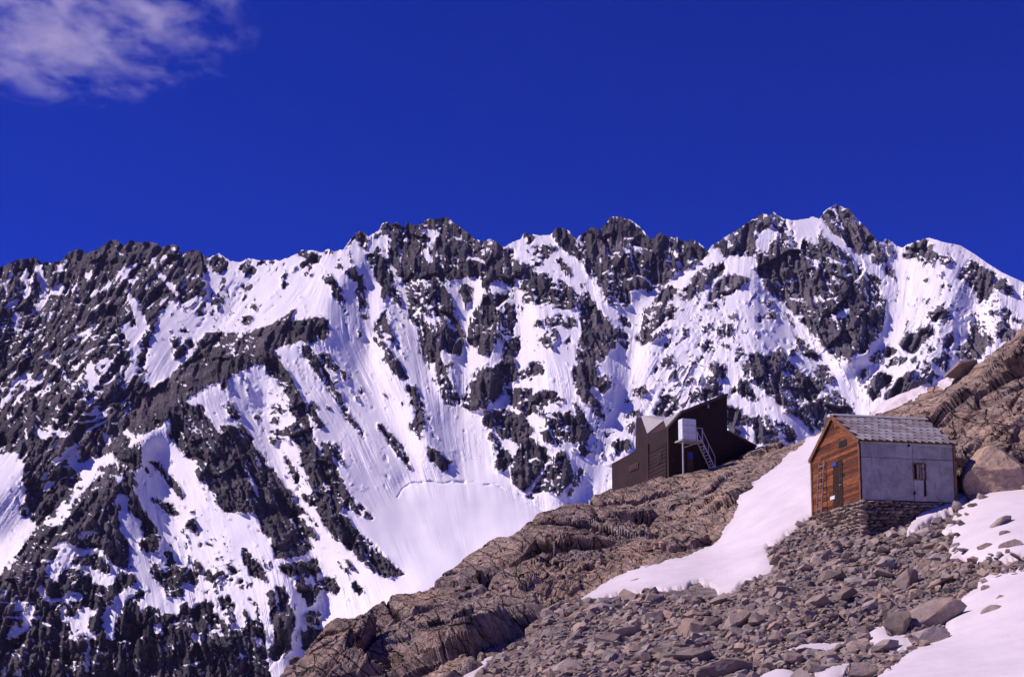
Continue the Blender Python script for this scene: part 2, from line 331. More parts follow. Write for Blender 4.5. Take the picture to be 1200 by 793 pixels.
def T(s):
    v = [float(k) for k in s.replace(',', ' ').split()]
    return list(zip(v[0::2], v[1::2]))
TILES = {
'A': (0,260), 'B': (0,400), 'C': (0,540), 'D': (0,633), 'E': (200,260), 'F': (200,400), 'G': (200,540), 'H': (200,633),
'I': (400,240), 'J': (400,380), 'K': (560,440), 'L': (600,240), 'M': (740,360), 'N': (800,230), 'O': (960,230), 'Q': (960,350)}
OUT = '''
A S 0,330 25,350 50,420 60,440 40,440 15,380
A S 25,510 40,470 110,445 120,460 80,500 40,515
A S 205,240 235,250 250,320 280,370 265,420 240,440 250,465 280,465 230,505 170,530 200,490 235,460 245,380 220,340 205,290
A S 125,260 160,270 165,330 190,400 160,470 140,420 150,370 120,330
A S 320,270 380,225 410,215 370,260 330,280
A S 380,290 400,330 385,310
A S 490,320 515,290 540,300 530,345 515,365 510,335
A S 520,265 560,230 578,238 540,265
A S 655,150 675,150 715,200 700,205
A S 670,340 680,310 720,258 725,270 700,305 790,225 810,240 740,300 770,320 700,335
A S 520,430 560,395 640,345 650,355 590,410 545,440
A S 515,520 560,475 570,485 525,525
A S 410,670 470,640 540,590 550,595 520,640 430,685
A S 430,570 455,520 460,545 445,575
A S 865,185 890,200 905,250 950,310 990,335 1010,370 1055,445 1040,450 990,390 930,340 900,290 880,230
A S 925,250 935,205 970,185 990,205 950,220 935,255
A S 730,385 745,400 770,435 805,450 805,500 845,570 850,620 820,680 805,793 765,793 770,700 745,690 710,630 705,590 740,575 760,620 790,590 785,550 760,500 745,450
A S 290,420 320,380 350,370 385,370 370,410 320,420
A S 70,520 90,520 120,560 110,640 80,620
A S 265,580 290,535 325,510 300,560 270,590
A S 1050,215 1050,190 1110,168 1110,180 1070,205
B S 765,0 805,0 805,150 770,210 690,285 700,255 740,230 715,190 740,140 770,100 750,60
B S 0,360 60,280 100,210 160,175 185,200 110,270 40,360 0,420
B S 55,360 110,310 180,240 275,185 265,215 210,255 160,290 80,355
B S 500,140 540,115 550,160 530,180 580,180 630,125 640,130 600,200 560,240 500,295 520,240 505,190
B S 565,125 620,97 635,105 590,130
B S 515,420 560,380 575,385 570,440 550,425
B S 200,545 230,505 250,520 305,480 310,520 320,530 260,575 230,560
B S 350,490 410,460 390,490 360,505
B S 325,575 370,630 355,630 325,590
B S 360,670 360,645 430,600 475,640 430,670 450,720 500,690 560,655 600,680 650,640 680,680 600,720 560,740 600,760 580,793 470,793 450,760 420,720 370,690 330,720 290,770 270,793 240,793 245,750 290,720 300,680
B S 590,550 620,515 630,560 660,570 660,590 630,600
B S 700,525 740,510 780,545 740,560
B S 220,315 265,298 255,320 225,325
B S -200,690 60,640 95,635 110,660 100,690 140,710 125,793 -200,793
B S 590,390 610,400 620,460 605,450
B S 830,535 870,530 880,545 830,570 780,590 740,630 750,600
B S 940,480 1010,420 1050,390 1050,470 1020,470 990,460 950,485
B S 1020,310 1050,350 1035,370
B S 870,0 990,0 1020,100 1010,170 980,180 970,90 930,70 900,90
B S 815,215 870,170 860,240 830,240
B S 860,270 900,180 925,170 910,240 990,190 980,215 880,280
C S -200,0 130,0 115,90 140,130 145,230 180,290 160,320 180,340 220,375 200,410 120,510 70,610 -200,780
C R 120,250 155,290 150,340 115,310
C R 140,0 290,0 330,40 380,20 440,60 475,95 450,140 400,190 365,230 330,240 300,270 260,300 265,330 215,370 180,340 190,310 160,270 145,200 150,140 120,100
C S 300,310 340,270 365,230 360,210 440,115 450,120 480,100 475,60 440,0 600,0 560,60 600,70 540,120 500,170 430,230 440,270 390,320 385,370 290,390 270,370 220,385
C S 245,60 275,60 265,120 300,110 330,120 310,150 250,190 260,140
C R 365,230 390,180 470,130 465,150 420,200 380,230
C R 300,320 350,300 345,320 290,340
C R 240,375 330,390 400,310 440,240 540,120 600,75 560,40 640,0 830,0 780,60 800,130 770,160 800,210 830,290 850,320 890,370 950,440 940,470 900,430 920,500 900,540 810,510 815,460 840,440 810,380 820,350 740,290 750,220 690,170 655,135 650,180 660,230 600,250 500,310 600,300 640,260 690,250 725,275 680,290 690,380 720,440 760,490 745,560 790,640 740,620 690,610 640,590 600,540 590,500 480,500 400,490 390,470 300,490 330,550 300,590 240,640 300,690 380,740 390,780 250,793 -200,793 -200,790 70,620 130,510
C S 300,500 370,465 400,490 340,520
C S 440,430 470,410 560,400 540,440 500,430 490,450 450,450
C S 665,110 700,80 740,85 690,130
C R 400,590 440,560 540,530 600,570 640,620 640,650 580,640 540,610 460,600
C R 340,700 335,660 390,620 500,640 530,680 520,720 450,720 400,760 360,740
D R -200,290 0,190 200,130 250,165 330,250 660,260 700,180 760,190 800,240 740,270 660,350 760,340 830,280 840,300 810,340 800,420 850,385 920,390 940,440 960,410 1010,430 1070,480 1060,350 1110,400 1190,440 1300,600 1300,900 -200,900
D S 240,250 210,280 230,310 290,380 340,350 430,360 520,310 440,300 390,290 370,330 320,330 265,320 255,270
D S 75,410 100,370 150,350 210,400 215,415 185,430 180,490 150,530 60,580 15,570 60,530 80,480 120,440
D R 110,440 140,440 130,500 100,500
D S 340,390 360,380 400,400 370,420 390,450 430,440 460,390 530,390 540,410 640,370 690,310 760,260 790,290 720,370 690,430 665,500 660,580 610,550 600,490 570,440 640,400 600,395 530,440 510,480 520,530 490,540 430,590 405,590 395,550 420,540 410,480 350,470
D S 495,530 520,520 540,540 525,570 530,650 520,760 490,780 495,680 505,620
D S 540,530 580,600 560,600 535,560
D S 80,793 130,740 190,695 180,720 140,750 130,793
D S 0,740 40,730 35,793 0,793
D S 0,310 50,280 40,300 0,330
D S 955,600 1000,610 1045,650 1010,640
D S 1110,530 1140,545 1190,600 1170,600 1120,580
D S 900,470 950,490 950,545 900,540 890,490
D S 550,630 610,665 590,665
C R 870,640 900,585 925,600 930,640 1000,660 1050,650 1060,793 970,793 930,710 880,670
C R 940,580 990,560 1025,580 1030,640 1000,620 960,600
C R 935,545 970,510 990,530 950,555
C R 1060,600 1100,620 1140,660 1150,700 1120,730 1060,660
C R 770,770 820,740 840,770 800,793
C R 850,200 880,210 930,230 990,250 1030,290 1050,320 1000,320 950,300 920,260 870,230
C R 810,10 850,30 890,90 870,100 840,60
C R 850,-10 900,0 940,40 990,100 1030,150 1080,220 1060,215 1010,170 960,120 930,70 890,30
F R 0,440 60,360 190,365 205,420 265,520 300,580 285,490 330,480 380,520 410,480 460,540 500,610 550,680 560,715 600,750 650,824 700,904 690,924 740,984 790,1054 840,1124 865,1159 800,1134 820,1194 790,1234 680,1264 610,1254 580,1174 590,1134 520,1114 515,1044 485,1034 510,1004 430,994 330,999 280,979 265,884 200,844 150,794 145,724 150,700 90,670 30,610 0,560
F S 410,690 430,720 480,793 510,885 490,880 460,790 420,740
F R 280,245 320,240 325,270 290,270
F R 320,340 345,345 370,400 410,440 400,470 370,450 340,420 320,420
F R 410,210 430,215 440,260 490,340 480,350 440,310 425,270
F R 485,390 520,430 545,520 600,580 620,590 590,600 560,560 500,460
F R 525,125 610,65 650,130 690,190 740,290 780,370 800,450 830,540 860,620 960,740 985,780 830,790 780,740 740,660 770,640 740,610 690,570 650,520 690,500 725,470 720,430 680,380 690,340 650,270 620,230 570,200 540,140
F R 590,390 640,370 690,410 650,430 600,420 640,480 600,470 570,430
F R 560,510 640,520 700,560 640,570 590,540
F R 745,30 800,20 840,70 880,140 930,210 970,300 1020,380 1050,450 1120,520 1140,580 1090,550 1030,460 960,350 900,260 860,200 810,130 750,70
F R 850,60 920,80 980,150 1060,210 1000,230 930,160
F R 800,340 840,400 870,470 890,520 840,480 810,420
F R 860,570 920,580 980,640 1050,750 1000,720 930,660 880,610
F R 950,560 990,630 960,610
F R 650,630 680,680 720,720 750,793 740,840 700,780 665,700
G R 660,0 700,10 740,60 750,150 710,110 680,60
G R 750,180 790,190 850,250 890,310 900,350 850,290 790,250 760,210
G R 690,215 740,250 830,340 885,410 860,390 780,320 700,240
G R 740,0 900,0 970,60 980,110 920,100 880,100 840,150 830,90 790,60
G S 890,260 920,255 970,345 950,345 910,300
G S 875,100 900,105 950,170 1005,260 1000,270 950,200 890,125
G R 1060,250 1120,290 1190,330 1185,355 1130,330
G R 1050,130 1070,140 1105,185 1080,165
G R 0,90 40,130 85,210 80,225 30,180 0,150
G R 0,240 40,290 30,330 0,310
G R 95,255 130,280 165,320 140,315
G R 55,400 80,370 130,340 180,430 140,405 80,405
G R 60,430 90,440 130,485 100,470
G R 70,495 100,500 90,520
G R 195,460 230,475 300,545 320,590 390,630 380,655 340,640 290,560 220,490
G R 210,575 260,620 310,650 370,690 350,700 280,650 240,610
G R 130,580 170,590 220,640 270,680 270,730 250,740 200,670 150,630
G R 415,500 440,490 460,540 510,590 550,650 580,680 540,695 480,680 450,620 415,570
G R 395,680 420,690 440,750 400,740
G R 440,690 470,710 480,755 450,730
G R 640,620 650,590 740,590 800,570 850,560 880,620 850,665 760,680 700,670 660,650
G R 720,730 730,690 780,680 790,720 850,700 900,670 950,690 985,740 970,770 900,750 850,760 850,793 760,793 750,760
H R 750,290 780,320 790,370 810,385 850,350 855,290
H R 560,300 620,260 650,280 690,330 715,430 720,500 700,560 695,640 650,690 600,690 570,670 570,620 600,590 600,500 580,430 570,370
H R 645,260 665,260 675,290 660,295
H R 960,115 1010,150 1045,190 1035,205 1000,170 965,135
H R 1005,95 1060,130 1095,180 1060,180 1020,130
H R 1045,250 1075,230 1110,270 1125,310 1090,310 1060,285
H R 780,430 830,410 885,425 860,450 830,490 800,470
H R 760,550 800,500 870,505 950,500 960,530 900,590 800,640 760,630
H R 0,480 50,470 60,360 70,330 110,380 110,430 170,350 220,340 260,430 330,480 360,520 440,500 410,390 440,400 460,470 500,460 490,380 450,350 460,325 500,350 520,440 550,520 560,590 555,690 580,720 590,860 0,860
H R 240,280 290,340 340,320 375,370 380,500 350,480 300,400
H R 180,260 230,320 200,320
H R 0,90 40,150 80,200 140,220 140,260 70,240 70,330 0,320
H S 120,540 150,550 200,620 180,610 130,580
H S 0,600 40,620 50,650 10,630
H S 495,570 540,580 500,640
H S 400,650 440,660 410,700
H S 205,535 240,545 220,560
E R 200,230 285,183 345,235 330,270 300,310 270,290 240,270
E R 285,320 320,310 320,380 290,400
E R 240,450 300,420 320,440 350,440 300,480 290,520 250,480 230,560 215,540 240,500
E R 150,510 180,470 190,540 160,550
E R 395,290 410,240 450,215 510,300 450,310 420,320
E R 470,232 620,225 600,250 530,255
E R 370,380 420,340 440,370 490,370 480,390 420,400 410,420
E R 500,340 540,335 550,360 520,350
E R 610,320 650,290 660,230 675,260 670,340 690,370 650,390 640,340
E R 740,260 770,210 730,195 765,163 800,175 870,185 870,240 840,260 840,300 800,320 790,280
E R 885,190 915,157 940,175 920,195
E R 410,580 430,540 470,550 520,570 460,580 440,600
E R 440,520 490,490 500,520
E R 340,540 420,505 430,515 350,545
E R 780,310 800,300 790,330
E R 805,340 820,330 820,360
E R 955,265 970,240 1030,260 1010,285
E R 950,240 970,210 985,215
E R 1010,160 1040,110 1070,65 1100,40 1135,60 1150,130 1130,165 1100,140 1090,100 1040,140
E R 1015,285 1070,265 1110,320 1130,380 1120,430 1135,500 1100,525 1080,490 1095,440 1070,390 1090,360 1040,320
E R 1090,580 1110,530 1140,530 1145,580 1110,560
E R 1095,640 1130,620 1110,670 1095,690
E R 885,355 920,290 950,340 1000,390 1015,460 1010,500 1040,530 1020,550 990,480 950,460 930,370
E R 900,410 930,415 940,440
E R 1000,545 1010,580 1030,580 1020,630 1000,600
E R 0,660 50,680 90,740 100,793 20,793 0,720
E R 80,680 130,680 140,740 100,720
E R 50,640 80,610 100,635
E R 200,650 290,630 290,700 240,793 210,793
E R 140,740 180,720 200,793 170,793
I R 20,250 80,160 120,140 145,190 140,220 120,240 100,205 50,240
I R 150,185 220,150 250,95 385,85 460,115 500,75 600,58 640,80 740,155 820,200 900,205 950,255 1000,260 1020,330 1010,400 1000,500 980,540 1000,600 1030,690 980,680 1000,760 920,793 730,793 740,700 740,650 800,580 840,510 800,450 810,420 730,420 700,440 640,440 600,440 640,540 670,610 640,640 700,690 700,793 580,793 540,740 480,700 500,793 460,793 430,700 400,660 390,580 370,510 340,440 320,390 300,350 270,340 290,200 260,180 180,200
I R 145,300 200,250 240,240 280,260 230,290 280,330 250,350 290,370 310,430 300,500 350,560 350,590 300,560 270,520 250,560 220,520 240,480 200,440 190,390 160,340
I S 470,130 520,150 580,150 550,190 550,260 530,230 500,180
I S 465,260 510,260 530,330 520,345 480,310
I S 530,370 560,420 600,480 580,470 545,420
I S 400,560 440,590 480,640 550,650 580,670 520,715 480,700 450,620
I S 610,350 690,350 640,370
I S 890,320 920,290 900,320
I S 920,380 970,320 960,370
I S 600,440 640,445 720,425 805,420 825,510 750,630 735,793 700,793 705,690 670,630 640,530 600,480
I S 560,270 590,340 620,440 600,440 570,340
I R 680,490 700,460 740,460 770,490 750,560 715,610 700,540
I S 860,470 890,440 950,450 990,470 960,530 880,520
I S 1000,400 1040,450 1050,560 1010,560
I R 25,390 70,365 120,420 130,470 120,510 135,590 100,620 80,590 100,550 80,500 95,460
I R 200,680 250,610 270,660 300,750 310,793 200,793 190,720
I R 320,660 360,660 350,720
J R 195,0 280,0 290,60 270,110 250,155 220,130 190,80
J R 240,180 280,130 320,190 390,310 385,330 330,300 290,270 270,220
J R 220,205 250,195 245,235
J R 360,370 400,350 450,410 470,460 520,530 520,560 470,510 490,590 460,620 480,660 450,660 390,610 395,570 430,560 440,500 410,460 400,410
J R 330,460 370,440 360,480
J R 480,700 540,720 640,793 600,850 560,830 510,780
J R 490,620 550,655 540,660
J R 600,710 650,760 610,730
J R 205,580 240,575 275,620 330,670 370,730 405,793 420,850 400,850 350,793 290,710 260,660
J R 80,340 140,430 110,410
J R 170,460 210,510 180,485
J R 100,20 140,20 110,80
J R 0,260 60,290 60,310 0,340
J R 0,430 40,500 100,580 130,660 100,650 40,560 0,510
J R 135,230 180,295 150,260
J R 300,80 350,150 400,220 380,210 330,150
J R 250,420 240,400 270,390 300,430
J R 430,0 700,0 710,80 690,180 640,190 600,140 545,180 530,220 490,215 460,170 445,100 460,60
J S 500,10 540,20 500,30
J S 540,60 580,80 550,120 540,90
J R 540,180 570,170 600,240 650,340 670,390 685,430 690,460 670,475 600,460 575,390 560,300 540,240
J R 610,210 650,220 660,280 640,260
J R 735,0 1000,0 1000,60 940,80 900,120 880,170 800,185 780,130 730,100
J R 830,260 900,240 940,200 930,150 960,90 1030,50 1045,110 1020,200 1030,250 1000,310 940,380 880,450 830,495 750,500 705,490 700,430 750,390 750,340 770,290
J R 755,280 790,250 850,220 830,250 790,270
J R 1000,270 1060,260 1120,220 1190,210 1190,290 1130,300 1080,320 1010,330
J R 950,370 1080,370 1110,400 1190,380 1190,480 1130,520 1060,490 980,460 990,420
J R 830,520 900,480 960,510 1050,520 1110,600 1080,640 1000,650 930,610 850,600 815,560
J R 840,660 880,620 950,640 900,670
J R 875,690 920,690 930,720 890,730
J R 1000,650 1090,650 1190,740 1190,793 990,793 1030,720
J R 880,793 940,720 980,750 970,793
J R 1150,600 1190,590 1190,690
J R 1100,150 1150,150 1140,170
J R 1120,0 1190,0 1190,10 1130,20
J R 1150,80 1190,60 1190,140
K R 190,0 320,0 320,30 270,35 200,30
K R 160,70 270,80 310,100 430,80 500,140 490,170 420,165 330,190 310,230 250,200 190,190 200,140
K R 20,280 60,200 130,185 190,200 240,250 320,320 300,350 230,390 170,370 160,340 90,320 40,300
K R 50,370 70,330 150,345 150,370 90,385
K R 80,400 110,390 130,420 100,430
K R 85,500 130,430 180,430 200,490 170,540 140,560 110,540
K R 200,540 210,470 280,370 400,420 415,470 370,550 320,620 280,670 220,650 200,620
K R 270,700 310,680 350,710 310,730
K R 310,670 370,590 430,490 470,430 510,450 545,530 550,590 520,650 460,700 410,680 380,660 340,690
K R 350,300 430,270 470,300 500,370 480,420 430,400 390,380
K R 500,200 560,230 640,270 660,330 640,370 590,390 540,400 500,370 450,240
K R 540,150 590,180 640,270 590,240
K R 330,200 400,210 480,220 440,260 380,250
K R 250,230 290,220 290,250
K R 585,410 620,400 650,440 630,475 600,450
K R 555,600 570,550 600,535 620,570 595,600 590,650 555,655
K R 510,700 540,660 560,670 530,695
K R 565,30 600,0 770,0 770,60 740,110 690,80 640,30 590,50
K R 580,90 640,90 720,170 700,200 640,160 600,150
K R 650,200 710,190 745,230 735,250 690,230
K R 390,20 430,20 420,45
K R 450,770 480,760 465,790
K R 760,400 830,360 900,380 900,430 860,450 790,430
K R 870,290 910,270 910,340 880,330
K R 840,260 870,220 950,200 940,230 880,260
K R 850,140 900,130 920,80 990,50 960,110 900,150 860,160
K R 1010,220 1060,150 1080,100 1190,170 1190,220 1130,230
L R 65,155 110,155 135,190 130,215 80,205
L R 230,180 250,135 300,123 370,200 400,320 450,360 480,430 450,410 400,340 360,300 300,270 260,220
L R 110,300 130,250 170,240 240,220 250,270 200,310 165,320
L R 140,320 165,330 165,360 140,355
L R 260,310 300,310 310,350 350,380 365,430 330,420 290,370
L R 20,370 60,340 120,360 130,400 200,390 250,410 330,460 390,530 390,600 340,610 270,600 220,590 170,570 110,580 60,540 60,450 20,420
L R 385,455 420,450 430,485 390,480
L R 390,560 430,500 480,570 520,620 560,680 610,770 600,840 560,860 480,1000 440,1100 380,1080 340,1000 370,900 390,793 400,720 390,640
L R 160,600 190,580 170,620
L R 130,710 150,660 200,660 290,640 370,660 370,700 330,730 270,700 200,690
L R 190,730 240,700 280,760 270,793 240,860 160,793
L R 300,793 330,770 350,793 330,850
L R 385,190 460,125 510,140 570,62 665,75 800,185 860,152 940,180 1050,188 1140,280 1090,330 1040,370 930,410 870,480 780,515 770,490 690,490 670,500 690,530 710,540 690,570 670,600 640,570 590,590 530,550 500,470 480,400 440,340 400,290
L S 490,160 540,190 610,240 640,310 620,270 580,220 500,180
L S 875,215 930,250 980,310 985,325 950,300
L R 610,660 640,640 680,660 690,720 650,700
L R 590,710 640,720 680,770 690,793 660,850 620,793
L R 730,793 740,720 760,620 820,560 870,510 880,490 930,470 960,500 920,560 880,600 880,640 860,680 840,740 800,793
L S 830,570 870,560 870,590 840,595
L R 950,480 1000,500 1040,430 1110,360 1190,350 1190,420 1130,440 1090,480 1040,550 980,560
L R 890,640 960,600 970,620 900,660
L R 1130,500 1190,470 1190,500
L R 1060,550 1080,530 1100,550 1070,560
L R 1060,690 1100,660 1090,690
L R 1100,750 1140,690 1170,690 1130,740
L R 860,770 890,720 930,710 900,760
L R 980,750 1010,730 1010,760
M R 30,180 60,100 60,20 120,0 190,10 190,80 150,150 100,200 60,215
M R 160,170 190,130 240,115 220,150 180,180
M R 200,0 280,0 240,40 250,70 200,60
M R 360,100 400,60 380,100
M R 410,160 450,90 480,90 460,130
M R 280,150 310,130 320,165
M R 490,160 510,110 580,85 600,130 590,170 530,180
M R 520,220 560,210 585,235 540,240
M R 640,140 680,130 680,175
M R 730,75 760,35 795,60 790,85
M R 805,50 830,30 845,70 815,70
M R 885,20 920,60 940,110 920,100 890,50
M R 380,230 430,185 480,220 485,250 440,265 400,250
M R 320,300 380,265 430,290 400,340 340,330
M R 150,320 220,270 260,310 220,340 180,340
M R 110,380 150,340 170,360
M R 200,430 210,380 270,345 260,390 210,460
M R 260,340 310,295 300,320
M R 120,430 145,400 140,440
M R 340,430 380,380 360,430 320,470
M R 440,350 470,310 530,330 555,370 530,430 490,410 460,370
M R 410,480 440,400 490,420 525,490 500,510 450,530 410,510
M R 590,310 620,240 650,230 650,270 620,310
M R 680,250 700,230 705,245
M R 0,510 30,470 100,445 90,490 30,530 0,550
M R 120,630 200,490 230,510 290,560 330,550 300,600 240,620 180,640
M R 330,500 400,500 430,530 350,570
M R 180,210 230,190 210,240
M R 0,590 60,600 60,640 0,640
M R 640,350 680,300 730,245 775,290 830,270 860,230 890,290 930,330 980,370 1040,410 1110,330 1170,390 1190,430 1130,450 1060,540 1010,580 970,640 900,600 850,550 800,520 740,460 720,420
M R 885,210 915,200 915,230
M R 950,170 990,180 1010,210 1060,240 1080,280 1090,310 1040,300 990,260 950,240 960,200
M R 920,230 950,240 940,290 910,260
M S 770,410 800,405 790,420
M S 980,500 1010,460 1000,510
M R 580,490 640,410 700,470 740,540 720,555 670,530 620,500
M R 650,365 680,400 710,440 690,440
M R 900,0 1190,0 1190,220 1140,235 1090,190 1040,140 1000,90 950,50
M R 1150,270 1190,240 1190,290
M R 975,640 1030,570 1100,530 1190,470 1190,640 1130,700 1050,725 1010,680
M S 900,600 940,610 970,640 930,640
M R 560,580 640,590 690,650 690,690 640,680 600,690 640,740 600,750 560,700
M R 690,640 760,615 850,660 920,690 970,760 910,793 860,730 800,700 760,680 750,750 720,720
M R 770,610 820,630 790,625
M R 720,740 780,700 830,720 880,780 850,793 730,793
N R 165,300 230,245 365,152 460,87 530,82 590,140 640,210 740,270 800,230 870,280 960,340 990,370 1040,430 1130,520 1180,630 1180,660 1150,793 740,793 720,750 660,700 600,640 560,610 500,560 460,490 420,420 440,350 350,350 240,350 215,310
N S 410,200 450,210 520,170 570,210 540,250 500,250 510,300 470,330 420,290 440,250
N S 250,290 275,265 300,285 265,305
N S 610,160 720,180 760,230 800,270 780,285 700,250 680,280 640,270 660,240 640,200
N S 780,325 850,335 880,370 940,370 970,400 910,410 850,370
N S 740,590 850,580 870,610 860,640 780,620
N S 880,690 910,640 975,650 970,700
N S 580,480 640,480 690,500 610,500
N S 430,400 490,405 490,415 430,410
N S 480,470 560,500 600,540 550,520
N S 1020,700 1050,690 1060,715 1030,720
N S 590,140 640,140 700,180 630,170
N S 750,170 800,150 850,230 930,280 1000,330 1030,380 1100,430 1190,470 1190,530 1140,480 1060,430 1000,390 940,320 860,260 790,210
N R 800,130 830,80 890,50 960,65 1060,170 1150,280 1190,370 1180,390 1130,400 1060,360 990,310 920,250 860,200 830,170
N R 0,560 30,510 100,460 180,400 230,390 260,410 250,440 180,480 130,540 60,580 30,610 0,610
N R 200,500 250,460 330,460 400,480 340,530 280,560 240,600 180,650 110,650 160,600 150,560
N R 170,375 190,385 175,395
N R 400,580 430,580 440,610
N R 450,620 490,600 530,605 525,640 480,630
N R 435,700 455,675 495,700 490,730 440,725
N R 510,690 530,675 550,700 540,725
N R 590,660 610,690 645,750 630,755 600,700
N R 270,690 310,680 320,710 280,715
N R 60,740 110,705 90,740
N R 200,793 220,750 300,740 310,793
N R 110,793 160,730 185,740 150,780
N R 1060,450 1100,450 1150,480 1180,520 1140,510
O R 365,255 400,235 430,260 455,310 445,340 400,310 360,290
O R 395,345 420,345 415,365
O R 380,410 410,410 445,460 440,480 410,475
O R 480,350 540,320 560,270 635,250 650,260 600,290 660,290 640,320 700,340 780,360 780,385 710,400 690,375 600,400 570,380 560,350 490,375
O R 475,300 550,275 540,290 490,320
O R 540,410 580,410 560,435
O R 505,480 530,460 525,495
O R 600,500 630,465 645,475 620,515
O R 690,460 715,420 720,440 700,475
O R 620,620 640,570 655,575 635,620
O R 810,460 845,380 900,375 960,420 1030,440 1010,480 1000,580 960,600 920,590 880,540 850,490 830,500
O R 1010,530 1040,490 1080,475 1140,560 1120,570 1060,550
O R 590,720 640,660 730,640 770,710 760,740 720,710 650,700
O R 545,793 620,750 680,750 660,793
O R 820,660 850,640 930,690 870,690
O R 730,630 780,620 780,650
O R 800,560 830,580 820,600
O R 920,600 955,620 940,640
O R 970,680 1000,640 1060,640 1040,690 990,690
O R 1010,610 1060,590 1040,620
O R 1080,620 1130,595 1110,610
O R 1030,760 1080,640 1130,670 1100,720 1070,760
O R 870,745 920,710 960,750 990,793 900,793
O R 1130,710 1190,720 1190,750 1150,745
O R 1030,793 1100,730 1130,793
O R 500,740 530,710 500,793
O R 1230,700 1350,620 1420,800 1300,900
O R 1260,1000 1400,900 1500,1100 1350,1200
Q R 0,0 390,0 385,100 350,220 300,270 240,330 210,310 190,370 130,370 60,310 100,280 30,285 0,250
Q S 90,100 130,50 185,55 180,100 130,100
Q R 215,460 265,405 290,440 270,470 230,475
Q R 245,500 270,490 275,515 250,520
Q R 275,550 310,460 350,420 420,450 420,500 370,520 350,570 300,590
Q R 290,350 330,310 380,290 440,270 450,310 380,360 320,390
Q R 380,390 440,340 520,330 500,370 430,400
Q R 460,260 520,210 610,180 660,150 680,170 640,220 590,270 560,320 520,310
Q R 380,590 400,540 470,460 540,400 560,360 620,370 650,420 710,450 650,490 600,500 520,540 430,570
Q R 490,400 560,330 580,350 520,390
Q R 690,240 770,200 780,240 740,290 760,380 720,430 690,390 640,340 700,340 720,280
Q R 620,300 670,270 690,300 650,310
Q R 780,290 840,260 890,200 880,150 930,120 1000,210 1000,280 930,250 980,300 900,350 820,350
Q R 1035,160 1090,50 1130,80 1090,140 1150,200 1130,250 1060,250 1040,210
Q R 590,120 640,60 730,40 770,110 760,140 700,150 640,110
Q R 0,380 40,380 80,440 30,500 60,520 0,540
Q R 0,590 100,530 160,600 220,680 100,720 0,740
'''
